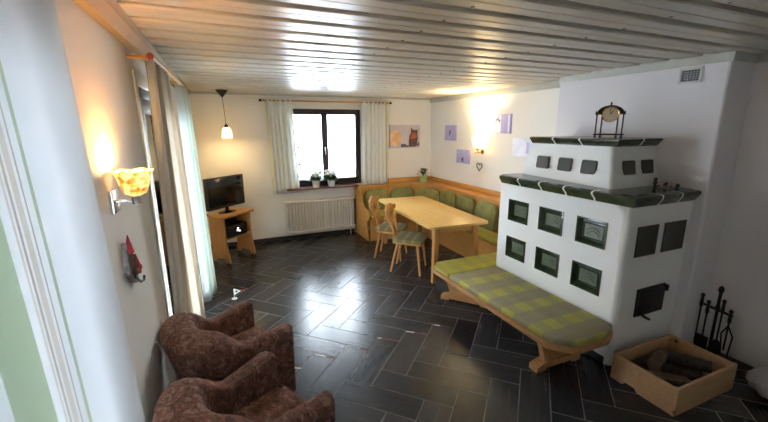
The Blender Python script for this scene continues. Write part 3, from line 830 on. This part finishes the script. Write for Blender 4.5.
bm = B(); tube(bm, [(.36, 6.10, .006), (.42, 6.0, .006), (.50, 6.05, .006), (.55, 6.2, .006), (.47, 6.3, .006)], .005, 6); tag(link('floor_cable', bm, M['black_matt']), 'black cable lying on the floor beside the television stand', 'cable')

# ------------------------------------------------------------------ radiator
rd = thing('radiator', 'cream ribbed panel radiator under the back window', 'radiator', (1.49, 6.31, .13))
bm = B(); x0, x1 = .885, 2.105; n = 23; ys = []
prf = []
for i in range(n):
    a = x0+(x1-x0)*i/n; p = (x1-x0)/n
    prf += [(a+p*.04, 6.272), (a+p*.45, 6.268), (a+p*.54, 6.272), (a+p*.56, 6.322), (a+p*1.0, 6.322)]
poly = [(x0, 6.345)]+[(x0, 6.285)]+prf+[(x1, 6.285), (x1, 6.345)]
prism(bm, poly, .165, .645); link('ribbed_panel', bm, M['rad'], rd, ang=20)
bm = B(); box(bm, x0-.006, x1+.006, 6.266, 6.35, .645, .682, .004); link('top_grille', bm, M['rad'], rd)
bm = B(); box(bm, x0-.006, x1+.006, 6.268, 6.345, .132, .165, .004); link('bottom_rail', bm, M['rad'], rd)
bm = B(); tube(bm, [(x1-.08, 6.31, .14), (x1-.08, 6.31, .0)], .010); link('pipe', bm, M['rad'], rd)
for xx in (x0+.2, x1-.25):
    bm = B(); box(bm, xx, xx+.05, 6.34, YB, .3, .6); link('bracket', bm, M['rad'], rd)

# ------------------------------------------------------------------ plants
def leaf(bm, base, d, L, w, mi=0):
    base, d = Vector(base), Vector(d).normalized(); s = d.cross(Vector((0, 0, 1)))
    s = s.normalized() if s.length > .05 else Vector((1, 0, 0)); up = s.cross(d)
    P = []
    for i, (t, ww) in enumerate(((0, .1), (.3, .8), (.6, 1), (.85, .55), (1, .05))):
        c = base + d*L*t - Vector((0, 0, 1))*L*.25*t*t
        P.append((bm.verts.new(c-s*w*ww/2+up*w*.12*ww), bm.verts.new(c), bm.verts.new(c+s*w*ww/2+up*w*.12*ww)))
    for a, b in zip(P, P[1:]):
        for i in (0, 1): bm.faces.new((a[i], a[i+1], b[i+1], b[i])).material_index = mi
def plant(name, label, loc, pot_mat, rb, rt, h, nleaf, L, w, flowers, group=None, leafm='leaf', spread=.8, stemh=0):
    t = thing(name, label, 'potted plant', loc, 0, group); rnd = random.Random(label)
    bm = B(); lathe(bm, [(rb, 0), (rt, h), (rt*1.06, h), (rt*1.06, h-.012), (rt*.9, h-.015), (rt*.85, h-.02)], 0, 0, 18); link('pot', bm, pot_mat, t, local=True)
    bm = B()
    for i in range(nleaf):
        a = rnd.random()*2*PI; e = .2+rnd.random()*1.1
        leaf(bm, (rt*.4*math.cos(a), rt*.4*math.sin(a), h-.02+stemh*rnd.random()), (math.cos(a)*math.cos(e)*spread, math.sin(a)*math.cos(e)*spread, math.sin(e)), L*(.6+.6*rnd.random()), w)
    if stemh: tube(bm, [(0, 0, h-.02), (.006, 0, h+stemh*.5), (0, .004, h+stemh)], .006, 6)
    lf = link('foliage', bm, M[leafm], t, local=True, smooth=False)
    if flowers:
        bm = B()
        for i in range(flowers):
            a = rnd.random()*2*PI; rr = rnd.random()**.5*L*.75; ball(bm, (rr*math.cos(a), rr*math.sin(a), h+L*(.45+.5*rnd.random())), .017, n=5)
        link('blossoms', bm, M['petal'], t, local=True)
    return t
plant('potted_plant', 'white potted plant with pale blossoms on the sill, left of the pair', (1.415, 6.27, .90), M['white_cer'], .055, .072, .12, 90, .16, .065, 55, 'window sill plants')
plant('potted_plant', 'white potted plant with pale blossoms on the sill, right of the pair', (1.68, 6.27, .90), M['white_cer'], .055, .072, .12, 90, .16, .065, 60, 'window sill plants')
plant('potted_plant', 'small dark leaved plant in a light green pot on the bench corner ledge', (3.44, 6.17, .878), M['green_cer'], .052, .070, .125, 26, .10, .045, 0, None, 'leaf_dark', 1.0, .13)

# ------------------------------------------------------------------ pictures
pic = thing('picture', 'landscape canvas of an owl by a pale orange moon on the back wall', 'picture', (3.136, YB, 1.73))
bm = B(); box(bm, 2.827, 3.445, YB-.03, YB, 1.518, 1.939, .003); link('canvas', bm, M['owl_bg'], pic)
bm = B(); prism(bm, [(2.945+.115*math.cos(a), 1.695+.145*math.sin(a)) for a in [2*PI*i/28 for i in range(28)]], YB-.0325, YB-.029, 'y'); link('moon', bm, M['moon'], pic)
bm = B(); prism(bm, [(3.22, 1.56), (3.25, 1.535), (3.36, 1.54), (3.40, 1.60), (3.405, 1.70), (3.395, 1.78), (3.40, 1.86), (3.375, 1.835), (3.33, 1.845), (3.30, 1.845), (3.26, 1.90), (3.265, 1.80), (3.235, 1.74), (3.22, 1.65)], YB-.0335, YB-.029, 'y'); link('owl_shape', bm, M['bird'], pic)
bm = B(); prism(bm, [(3.245, 1.70), (3.28, 1.67), (3.34, 1.68), (3.38, 1.72), (3.38, 1.78), (3.33, 1.80), (3.28, 1.79)], YB-.035, YB-.031, 'y'); link('owl_breast', bm, M['bird_red'], pic)
bm = B(); prism(bm, [(3.05, 1.53), (3.20, 1.535), (3.44, 1.555), (3.44, 1.62), (3.38, 1.575), (3.20, 1.56), (3.12, 1.595), (3.06, 1.59)], YB-.033, YB-.029, 'y'); link('branch', bm, M['branch'], pic)
def canvas(label, y0, y1, z0, z1, kind):
    c = thing('picture', label, 'picture', (XR, (y0+y1)/2, (z0+z1)/2), 0, 'lavender canvases on the right wall')
    t = .03
    bm = B(); box(bm, XR-t, XR, y0, y1, z0, z1, .003); link('canvas', bm, M['lav'] if kind != 3 else M['lav_pale'], c)
    yc, zc = (y0+y1)/2, (z0+z1)/2; x = XR-t
    bm = B()
    if kind == 0:
        ball(bm, (x, yc, zc+.005), .024, .1, 1, 1.2, 6); ball(bm, (x, yc+.012, zc-.03), .018, .1, .7, 1.3, 6); tube(bm, [(x, yc, zc+.02), (x, yc-.03, zc+.05)], .004, 5)
        m = M['lav_dark']
    elif kind == 1:
        tube(bm, [(x, yc-.035, zc-.02), (x, yc+.01, zc-.03), (x, yc+.01, zc-.075), (x, yc-.04, zc-.08)], .010, 5); ball(bm, (x, yc-.01, zc-.05), .018, .1, 1, 1, 6)
        m = M['lav_dark']
    elif kind == 2:
        box(bm, x-.001, x+.002, yc+.02, y1-.008, z0+.008, z1-.008); link('motif', bm, M['lav_pale'], c); bm = B(); box(bm, x-.001, x+.002, y0+.01, y0+.05, z0+.008, z1-.008)
        m = M['lav_pale']
    else:
        box(bm, x-.001, x+.002, y0+.05, y0+.10, z0+.05, z1-.05); m = M['lav']
    link('motif', bm, m, c)
    if kind == 2:
        bm = B()
        for a, b in (((y1-.03, zc+.02), (y1-.12, z1-.03)), ((y1-.14, zc+.02), (y1-.08, z1-.06)), ((y1-.04, zc+.06), (y1-.14, zc+.05))): tube(bm, [(x-.001, *a), (x-.001, *b)], .006, 5)
        link('motif', bm, M['lav_dark'], c)
canvas('small lavender canvas with dark bird figure, upper left on right wall', 5.507, 5.839, 1.665, 1.927, 0)
canvas('small lavender canvas with dark squiggle, lowest of the four', 5.089, 5.452, 1.299, 1.527, 1)
canvas('lavender and white striped canvas, right of and above the wall lamp', 4.173, 4.523, 1.804, 2.07, 2)
canvas('pale bluish white canvas hanging closest to the stove top', 3.742, 4.108, 1.503, 1.744, 3)
# wire heart on the wall under the lamp
bm = B(); pts = []
for i in range(33):
    a = 2*PI*i/32; pts.append((XR-.012, 4.83+.0042*16*math.sin(a)**3, 1.285+.0042*(13*math.cos(a)-5*math.cos(2*a)-2*math.cos(3*a)-math.cos(4*a))))
tube(bm, pts, .007, 6); tag(link('wire_heart', bm, M['bronze']), 'small dark heart ornament on the wall below the lit wall lamp', 'ornament')

# ------------------------------------------------------------------ lamps
def lamp_light(name, loc, energy, col, radius, parent):
    l = bpy.data.lights.new(name, 'POINT'); l.energy = energy; l.color = col; l.shadow_soft_size = radius
    o = bpy.data.objects.new(name, l); COL.objects.link(o); o.location = loc
    o.parent = parent; o.location = Vector(loc)-parent.location
    return o
def shade_mat(name, c, e, s, patt=None, tl=.22):
    n = N(name)
    if patt:
        v = n.coord(); f = n.noise(v, 26, 2); colr = n.ramp(f, patt)
        n.l(colr, n.b.inputs['Emission Color']); n.base(colr)
    else:
        n.base(c); n.b.inputs['Emission Color'].default_value = (*e, 1)
    n.b.inputs['Emission Strength'].default_value = s; n.set(.3)
    tr = n.add('ShaderNodeBsdfTranslucent'); tr.inputs['Color'].default_value = (1, .85, .55, 1)
    mx = n.add('ShaderNodeMixShader'); mx.inputs[0].default_value = tl
    n.l(n.b.outputs[0], mx.inputs[1]); n.l(tr.outputs[0], mx.inputs[2]); n.l(mx.outputs[0], n.out.inputs['Surface'])
    return n.m
M['shade_mosaic'] = shade_mat('mosaic glass shade', None, None, .15, [(.36, (.30, .07, .01)), (.43, (.85, .36, .03)), (.50, (1, .66, .18)), (.58, (1, .86, .50)), (.66, (.9, .50, .05))], .05)
M['shade_warm'] = shade_mat('cream glass shade', (.9, .8, .55), (1, .78, .38), .9)
M['shade_white'] = shade_mat('white glass shade', (.95, .9, .75), (1, .88, .58), .8)
wl = thing('wall_lamp', 'lit wall lamp with mosaic glass bowl on the near left wall', 'wall lamp', (XL, 1.96, 1.58))
bm = B(); box(bm, XL, XL+.018, 1.905, 2.0, 1.535, 1.635, .004); link('wall_plate', bm, M['chrome'], wl)
bm = B(); tube(bm, [(XL+.015, 1.955, 1.582), (XL+.085, 1.965, 1.582)], .007); lathe(bm, [(.019, 1.565), (.019, 1.60), (.012, 1.607)], XL+.09, 1.967, 14); link('arm', bm, M['chrome'], wl)
bm = B(); k = 24; R = []
cx, cy = XL+.092, 1.967
for r_, z, wv in ((.020, 1.603, 0), (.042, 1.612, 0), (.056, 1.645, 0), (.066, 1.69, .02), (.080, 1.715, .05), (.076, 1.715, .05), (.062, 1.69, .02), (.052, 1.645, 0), (.036, 1.616, 0)):
    R.append([(cx+r_*(1+wv*math.sin(6*2*PI*i/k))*math.cos(2*PI*i/k), cy+r_*(1+wv*math.sin(6*2*PI*i/k))*math.sin(2*PI*i/k), z+.003*wv*20*math.sin(6*2*PI*i/k)) for i in range(k)])
rings(bm, R, True, True); link('lamp_shade', bm, M['shade_mosaic'], wl)
lamp_light('bulb', (cx, cy, 1.70), 1.3, (1, .64, .28), .03, wl)
wr = thing('wall_lamp', 'brightly lit white glass wall lamp with brass arm on the right wall', 'wall lamp', (XR, 4.78, 1.55))
bm = B(); lathe(bm, [(.04, 0), (.04, .012), (.02, .02)], 0, 0, 16)
for v in bm.verts: v.co = Vector((XR-v.co.z, 4.78+v.co.x, 1.52+v.co.y))
link('wall_plate', bm, M['gold'], wr)
bm = B(); tube(bm, [(XR-.015, 4.78, 1.52), (XR-.06, 4.78, 1.505), (XR-.10, 4.78, 1.53), (XR-.105, 4.78, 1.56)], .008); lathe(bm, [(.022, 1.55), (.03, 1.575), (.018, 1.59)], XR-.105, 4.78, 14); tube(bm, [(XR-.06, 4.78, 1.505), (XR-.07, 4.86, 1.50)], .006); ball(bm, (XR-.07, 4.87, 1.50), .016, n=6); link('arm', bm, M['gold'], wr)
bm = B(); lathe(bm, [(.03, 1.582), (.05, 1.61), (.07, 1.67), (.082, 1.74), (.078, 1.74), (.066, 1.67), (.046, 1.615), (.028, 1.59)], XR-.115, 4.78, 24); link('lamp_shade', bm, M['shade_white'], wr)
lamp_light('bulb', (XR-.115, 4.78, 1.69), 3.0, (1, .80, .48), .035, wr)
l = bpy.data.lights.new('bulb', 'SPOT'); l.energy = 11; l.color = (1, .80, .48); l.shadow_soft_size = .02; l.spot_size = math.radians(112); l.spot_blend = .55
o = bpy.data.objects.new('bulb', l); COL.objects.link(o); o.parent = wr; o.location = (-.125, 0, .18); o.rotation_euler = (PI, 0, 0)
pl = thing('pendant_lamp', 'small lit cream glass pendant hanging over the television corner', 'pendant lamp', (.075, 5.975, H))
bm = B(); lathe(bm, [(.085, H), (.08, H-.012), (.02, H-.085), (.006, H-.10)], .06, 5.975, 20); link('canopy', bm, M['bronze'], pl)
bm = B(); tube(bm, [(.06, 5.975, H-.095), (.07, 5.975, 2.1), (.075, 5.975, 1.92)], .004, 6); link('cord', bm, M['bronze'], pl)
bm = B(); lathe(bm, [(.008, 1.96), (.028, 1.93), (.034, 1.90)], .076, 5.975, 14); link('holder', bm, M['bronze'], pl)
bm = B(); lathe(bm, [(.03, 1.905), (.048, 1.89), (.060, 1.85), (.064, 1.80), (.070, 1.755), (.066, 1.755), (.060, 1.80), (.056, 1.85), (.044, 1.886), (.026, 1.90)], .077, 5.975, 22); link('lamp_shade', bm, M['shade_warm'], pl)
lamp_light('bulb', (.077, 5.975, 1.78), 1.8, (1, .74, .36), .03, pl)

# ------------------------------------------------------------------ things on the stove
ck = thing('mantel_clock', 'bronze mantel clock on thin columns atop the stove', 'clock', (3.13, 2.31, 1.798), math.radians(-50))
bm = B(); box(bm, -.115, .115, -.035, .035, .022, .036, .003); link('base', bm, M['bronze'], ck, local=True)
for x in (-.10, -.06, .06, .10):
    bm = B(); lathe(bm, [(.010, 0), (.008, .02), (.0062, .03), (.0062, .19), (.009, .195), (.009, .205)], x, .0 if abs(x) > .08 else -.012, 10); link('column', bm, M['bronze'], ck, local=True)
bm = B(); prism(bm, [(-.118, .198)]+[(-.105*math.cos(PI*i/14), .204+.072*math.sin(PI*i/14)) for i in range(15)]+[(.118, .198)], -.022, .024, 'y', .003); lathe(bm, [(.008, .27), (.005, .285), (.009, .292), (.002, .305)], 0, 0, 10)
for x in (-.108, .108): lathe(bm, [(.008, .20), (.006, .22), (.002, .232)], x, 0, 8)
link('arched_top', bm, M['bronze'], ck, local=True)
bm = B(); c_ = [(.064, -.020), (.068, -.032), (.064, -.040), (.058, -.036), (.058, -.02)]
rings(bm, [[(a*math.cos(2*PI*i/28), y, .20+a*math.sin(2*PI*i/28)) for i in range(28)] for a, y in c_]); link('bezel', bm, M['gold'], ck, local=True)
M['dial'] = plain('cream dial', (.62, .52, .36), .4)
bm = B(); rings(bm, [[(.059*math.cos(2*PI*i/28), y, .20+.059*math.sin(2*PI*i/28)) for i in range(28)] for y in (-.036, -.030)]); dl = link('dial', bm, M['dial'], ck, local=True)
bm = B(); bar(bm, (0, -.038, .20), (.018, -.038, .228), .005, .002, up=(0, 1, 0)); bar(bm, (0, -.039, .20), (-.008, -.039, .246), .004, .002, up=(0, 1, 0))
for i in range(12): a = 2*PI*i/12; bar(bm, (.045*math.sin(a), -.037, .2+.045*math.cos(a)), (.053*math.sin(a), -.037, .2+.053*math.cos(a)), .004, .002, up=(0, 1, 0))
hd = link('hands', bm, M['black_matt'], ck, local=True); hd.parent = dl
sp = thing('dried_sprig', 'small sprig with pink blossoms lying on the lower stove ledge', 'ornament', (3.31, 1.90, 1.402))
bm = B(); tube(bm, [(3.26, 1.93, 1.406), (3.30, 1.90, 1.425), (3.36, 1.86, 1.42), (3.39, 1.83, 1.408)], .005, 6); ball(bm, (3.255, 1.93, 1.44), .016, 1, 1, 1.4, 6); ball(bm, (3.255, 1.93, 1.47), .014, n=6); ball(bm, (3.32, 1.885, 1.435), .016, n=6); ball(bm, (3.385, 1.835, 1.42), .018, n=6); tube(bm, [(3.255, 1.93, 1.402), (3.255, 1.93, 1.44)], .009, 6); link('twig', bm, M['leaf_dark'], sp)
bm = B()
for q in ((3.285, 1.91, 1.435), (3.30, 1.895, 1.45), (3.335, 1.87, 1.428), (3.35, 1.862, 1.44), (3.365, 1.85, 1.425), (3.29, 1.90, 1.418)): ball(bm, q, .014, n=6)
link('blossoms', bm, M['pink'], sp)

# vent grille on the chimney breast
vt = thing('vent_grille', 'square pale metal vent grille high on the chimney wall', 'vent', (XC, 1.91, 2.285))
bm = B(); y0, y1, z0, z1 = 1.828, 1.992, 2.225, 2.345
box(bm, XC-.012, XC, y0, y0+.02, z0, z1, .002); box(bm, XC-.012, XC, y1-.02, y1, z0, z1, .002); box(bm, XC-.012, XC, y0, y1, z1-.018, z1, .002); box(bm, XC-.012, XC, y0, y1, z0, z0+.018, .002); link('frame', bm, M['vent_white'], vt)
bm = B(); box(bm, XC-.003, XC, y0+.015, y1-.015, z0+.015, z1-.015); link('backing', bm, M['black_matt'], vt)
bm = B()
for i in range(1, 6): y = y0+.02+(y1-y0-.04)*i/6; box(bm, XC-.008, XC-.003, y-.0012, y+.0012, z0+.015, z1-.015)
for i in range(1, 5): z = z0+.018+(z1-z0-.036)*i/5; box(bm, XC-.009, XC-.003, y0+.015, y1-.015, z-.0016, z+.0016)
link('mesh', bm, M['steel'], vt)

# ------------------------------------------------------------------ log box, logs, fire tools, sack
bx0, bx1, by0, by1, bh = 2.605, 3.30, 1.20, 1.655, .205
lb = thing('log_box', 'open pine wood box on the floor in front of the stove', 'box', (2.99, 1.42, 0))
def board(poly, d0, d1, axis, nm='side_board'):
    bm = B(); prism(bm, poly, d0, d1, axis, .003); link(nm, bm, M['box_wood'], lb)
board([(bx0, 0), (bx0, 0), (bx0, bh)][1:]+[(bx1, bh), (bx1, 0)], by1-.022, by1, 'y')
board([(by0+.022, .0), (by0+.022, bh), (by1-.022, bh), (by1-.022, 0), (by0+.36, 0), (by0+.34, .03), (by0+.27, .03), (by0+.25, 0)], bx0, bx0+.022, 'x')
board([(by0+.022, .0), (by0+.022, bh), (by1-.022, bh), (by1-.022, 0)], bx1-.022, bx1, 'x')
board([(bx0, 0), (bx0, bh), (bx1, bh), (bx1, 0)], by0, by0+.022, 'y')
bm = B(); box(bm, bx0+.024, bx1-.024, by0+.024, by1-.024, .012, .03); link('bottom_board', bm, M['box_wood'], lb)
for x in (bx0+.024, bx1-.054):
    for y in (by0+.024, by1-.054):
        bm = B(); box(bm, x, x+.03, y, y+.03, .03, bh-.02); link('corner_post', bm, M['box_wood'], lb)
def log(label, c, rz, L, r, tilt=0, split=True, seed=0):
    rnd = random.Random(seed); bm = B(); n = 12; rs = []
    jit = [1+.14*(rnd.random()-.5) for _ in range(n)]
    for j in range(7):
        x = -L/2+L*j/6; row = []
        for i in range(n):
            a = 2*PI*i/n; y, z = r*jit[i]*math.cos(a), r*jit[i]*math.sin(a)
            if split and z > r*.25: z = r*.25+.1*(z-r*.25)
            row.append((x, y*(1+.05*math.sin(j*1.7+i)), z))
        rs.append(row)
    rings(bm, rs)
    for f in bm.faces:
        f.normal_update()
    for f in bm.faces:
        if len(f.verts) > 4: f.material_index = 1
        elif split and abs(f.calc_center_median().z - r*.27) < r*.12 and abs(f.normal.z) > .8: f.material_index = 1
    o = link('firewood_log', bm, [M['bark'], M['logend']], ang=40); o.location = c; o.rotation_euler = (0, tilt, rz)
    tag(o, label, 'log', 'firewood in the box')
log('split log with pale face lying in the front left part of the wood box', (2.86, 1.405, .083), math.radians(-40), .27, .050, 0, True, 1)
log('round dark log along the stove side of the wood box', (2.95, 1.570, .085), math.radians(-2), .44, .050, 0, False, 2)
log('split log at the right end of the wood box', (3.19, 1.40, .080), math.radians(76), .30, .048, 0, True, 3)
log('dark log lying low along the front side of the wood box', (2.93, 1.272, .073), math.radians(1), .44, .040, 0, False, 4)
log('short split log on top of the pile towards the stove', (2.90, 1.50, .178), math.radians(18), .26, .046, 0, True, 5)
log('round dark log on top in the middle of the pile', (3.06, 1.385, .180), math.radians(-58), .26, .044, 0, False, 6)
log('thin log resting at the left corner of the box', (2.685, 1.44, .070), math.radians(84), .28, .038, 0, False, 9)
log('dark log between the split logs in the middle of the box', (3.04, 1.415, .083), math.radians(-50), .24, .048, 0, False, 12)
ft = thing('fire_tool_stand', 'black iron fire tool stand with tall central post behind the log box', 'fire tool stand', (3.66, 1.47, 0))
bm = B(); box(bm, 3.60, 3.72, 1.36, 1.645, .0, .028, .006); link('base', bm, M['black_iron'], ft)
bm = B(); lathe(bm, [(.018, .028), (.011, .06), (.011, .40), (.018, .42), (.012, .45), (.012, .555), (.022, .575), (.016, .605), (.004, .615)], 3.66, 1.532, 12); link('post', bm, M['black_iron'], ft)
bm = B(); bar(bm, (3.648, 1.42, .40), (3.648, 1.64, .42), .02, .016, .002); link('hook_rail', bm, M['black_iron'], ft)
def tool(name, label, y, ztop, kind):
    x = 3.632; bm = B(); tube(bm, [(x, y, .10), (x, y, ztop-.1)], .007, 8); lathe(bm, [(.008, ztop-.12), (.014, ztop-.10), (.010, ztop-.03), (.016, ztop-.015), (.010, ztop)], x, y, 10)
    if kind == 'poker': tube(bm, [(x, y, .11), (x, y, .045), (x-.01, y-.03, .06)], .008, 8, r1=.004)
    if kind == 'shovel': box(bm, x-.008, x+.004, y-.045, y+.045, .035, .15, .003)
    if kind == 'brush': lathe(bm, [(.02, .035), (.032, .04), (.028, .14), (.012, .16)], x, y, 12)
    if kind == 'tongs':
        tube(bm, [(x, y, ztop-.14), (x, y-.04, ztop-.22), (x, y-.03, .05)], .006, 8); tube(bm, [(x, y, ztop-.14), (x, y+.035, ztop-.22), (x, y+.015, .05)], .006, 8)
    tag(link(name, bm, M['black_iron']), label, 'fire tool', 'black iron fire tools')
tool('poker', 'black iron poker at the left end of the tool stand', 1.633, .515, 'poker')
tool('shovel', 'black iron shovel hanging just left of the central post', 1.585, .47, 'shovel')
tool('hearth_brush', 'black iron hearth brush hanging just right of the central post', 1.485, .52, 'brush')
tool('fire_tongs', 'black iron tongs at the right end of the tool stand', 1.43, .455, 'tongs')
sk = thing('crumpled_sack', 'pale crumpled sack on the floor at the right edge by the log box', 'sack', (3.475, 1.0, 0))
bm = B(); rnd = random.Random(11); R = []; SX, SY = 3.475, 1.0
from mathutils import noise as mn
for j in range(17):
    t = j/16; r_ = .172*(1-abs(2*t-.95)**3.2*.9) if t < 1 else .01; r_ = max(r_, .012); z = .215*t
    row = []
    for i in range(48):
        a = 2*PI*i/48; p = Vector((math.cos(a)*1.6, math.sin(a)*1.6, t*2.2))
        f = 1+.22*mn.noise(p*1.3)+.14*mn.noise(p*3.1)+.08*abs(mn.noise(p*6))
        row.append((SX+r_*f*math.cos(a), SY+r_*f*math.sin(a), max(0, z+(.05*mn.noise(p*2.2) if j > 0 else 0)*t)))
    R.append(row)
rings(bm, R); link('sack_body', bm, M['sack'], sk, ang=80)

# ------------------------------------------------------------------ small ornaments
orn = thing('wall_figure', 'small red and grey figure ornament hung on the left wall below the lamp', 'ornament', (XL, 2.12, 1.30))
bm = B(); 
prism(bm, [(2.04, 1.26), (2.12, 1.20), (2.22, 1.165), (2.245, 1.185), (2.15, 1.25), (2.11, 1.34), (2.07, 1.42), (2.045, 1.36)], XL, XL+.03, 'x', .006); link('base_shape', bm, M['grey_fig'], orn)
bm = B(); ball(bm, (XL+.035, 2.105, 1.32), .026, .8, 1, 1.5, 8); ball(bm, (XL+.035, 2.13, 1.255), .03, .8, 1.2, .9, 8); link('body', bm, M['brown_fig'], orn)
bm = B(); lathe(bm, [(.024, 1.365), (.014, 1.41), (.002, 1.455)], XL+.035, 2.085, 10); tube(bm, [(XL+.05, 2.10, 1.345), (XL+.055, 2.14, 1.29), (XL+.05, 2.17, 1.235)], .011, 7); ball(bm, (XL+.05, 2.165, 1.265), .02, n=6); link('red_cap', bm, M['red'], orn)
bm = B(); tube(bm, [(XL+.045, 2.07, 1.24), (XL+.05, 2.16, 1.185), (XL+.05, 2.255, 1.165), (XL+.05, 2.27, 1.185)], .007, 6); link('skis', bm, M['black_matt'], orn)
orn.location.y -= .10; orn.location.z -= .03; orn.scale = (.8, .8, .95)
mob = thing('heart_mobile', 'string of small dark hearts hanging at the left of the back window', 'ornament', (1.165, 6.36, 1.5))
bm = B(); tube(bm, [(1.165, 6.37, 2.10), (1.165, 6.37, 1.05)], .0015, 5); link('string', bm, M['steel'], mob)
def heart(bm, y, xc, zc, s):
    prism(bm, [(xc+s*16*math.sin(a)**3, zc+s*(13*math.cos(a)-5*math.cos(2*a)-2*math.cos(3*a)-math.cos(4*a))) for a in [2*PI*i/24 for i in range(24)]], y-.006, y+.006, 'y')
for z, s in ((1.575, .0022), (1.29, .0021), (1.10, .0018)):
    bm = B(); heart(bm, 6.37, 1.165, z, s); link('heart', bm, M['steel'], mob, smooth=False)
bm = B(); pts = [(1.165+.05*math.cos(a), 6.37, 1.41+.05*math.sin(a)) for a in [2*PI*i/20 for i in range(21)]]; tube(bm, pts, .003, 5); link('ring', bm, M['steel'], mob)
pn = thing('pennant', 'tiny white and red triangular pennant on the floor behind the armchair', 'pennant', (.005, 4.28, 0))
bm = B(); tube(bm, [(-.03, 4.28, 0), (-.03, 4.28, .12)], .004, 6); lathe(bm, [(.03, 0), (.03, .006), (.006, .01)], -.03, 4.28, 12); link('stick', bm, M['white_flat'], pn)
bm = B(); tri = [(-.03, .125), (-.03, .045), (.045, .085)]; tr2 = [(-.012, .105), (-.012, .066), (.02, .085)]
rings(bm, [[(x, 4.276, z) for x, z in tri], [(x, 4.276, z) for x, z in tr2], [(x, 4.284, z) for x, z in tr2], [(x, 4.284, z) for x, z in tri], [(x, 4.276, z) for x, z in tri]], False, False); link('flag', bm, M['white_flat'], pn, smooth=False)
bm = B(); prism(bm, [(.03, .098), (.03, .072), (.085, .083), (.09, .092)], 4.277, 4.283, 'y'); link('red_tip', bm, M['red'], pn, smooth=False)
tl = [((.354, 2.752), (.424, 2.712), 'w', 'short white tape scrap on the floor, closest to the armchairs'),
      ((.56, 2.867), (.645, 2.79), 'w', 'white half of tape strip on the floor, second tile from the armchairs'),
      ((.65, 2.786), (.729, 2.731), 'r', 'red half of tape strip on the floor, second tile from the armchairs'),
      ((.868, 2.859), (.955, 2.79), 'w', 'white tape strip on the floor, third tile from the armchairs'),
      ((.96, 2.786), (1.02, 2.737), 'r', 'red tape scrap on the floor, third tile from the armchairs'),
      ((1.158, 2.881), (1.185, 2.86), 'w', 'tiny white tape scrap on the floor, fourth tile from the armchairs'),
      ((1.19, 2.856), (1.311, 2.747), 'r', 'red tape strip on the floor, fourth tile from the armchairs'),
      ((1.449, 2.874), (1.51, 2.828), 'w', 'white tape strip on the floor, fifth tile from the armchairs'),
      ((1.515, 2.824), (1.605, 2.761), 'r', 'dull red tape strip on the floor, fifth tile from the armchairs'),
      ((1.753, 2.877), (1.80, 2.835), 'w', 'white tape scrap on the floor nearest the stove bench')]
for a, b, k, lbl in tl:
    bm = B(); bar(bm, (*a, .001), (*b, .001), .012, .002); tag(link('tape_strip', bm, M['white_flat' if k == 'w' else 'red_dull'], smooth=False), lbl, 'tape', 'tape strips on the floor')

# ------------------------------------------------------------------ light
wd = bpy.data.worlds.new('World'); sc.world = wd; wd.use_nodes = True
bg = wd.node_tree.nodes['Background']; bg.inputs['Color'].default_value = (.77, .885, 1.0, 1); bg.inputs['Strength'].default_value = 5.5
def portal(name, loc, rot, sx_, sy_):
    l = bpy.data.lights.new(name, 'AREA'); l.shape = 'RECTANGLE'; l.size = sx_; l.size_y = sy_; l.cycles.is_portal = True
    o = bpy.data.objects.new(name, l); COL.objects.link(o); o.location = loc; o.rotation_euler = rot
portal('sky_portal', (1.68, YB+.2, 1.55), (-PI/2, 0, 0), 1.3, 1.3)
portal('sky_portal', (XL-.2, .65, 1.14), (0, -PI/2, 0), 2.04, 1.5)
portal('sky_portal', (XL-.2, 3.85, 1.085), (0, -PI/2, 0), 2.17, 1.8)

# ------------------------------------------------------------------ camera
cam = bpy.data.cameras.new('Camera'); co = bpy.data.objects.new('Camera', cam); COL.objects.link(co)
cam.sensor_width = 36; cam.lens = 373.16/768*36; cam.clip_start = .02
Rv = Vector((.91957627, -.3928848, -.00458391)); Uv = Vector((.09025047, .19985465, .97566027)); Fv = Vector((.38240598, .89760774, -.21923963))
mw = Matrix(((Rv.x, Uv.x, -Fv.x, 0), (Rv.y, Uv.y, -Fv.y, 0), (Rv.z, Uv.z, -Fv.z, 1.898), (0, 0, 0, 1)))
co.matrix_world = mw
sc.camera = co
vs = sc.view_settings; sc.display_settings.display_device = 'sRGB'
vs.view_transform = 'Standard'; vs.look = 'None'; vs.exposure = 2.65; vs.gamma = 1; vs.use_curve_mapping = False
sc.cycles.use_denoising = True; sc.cycles.max_bounces = 10; sc.cycles.diffuse_bounces = 6; sc.cycles.sample_clamp_indirect = 8
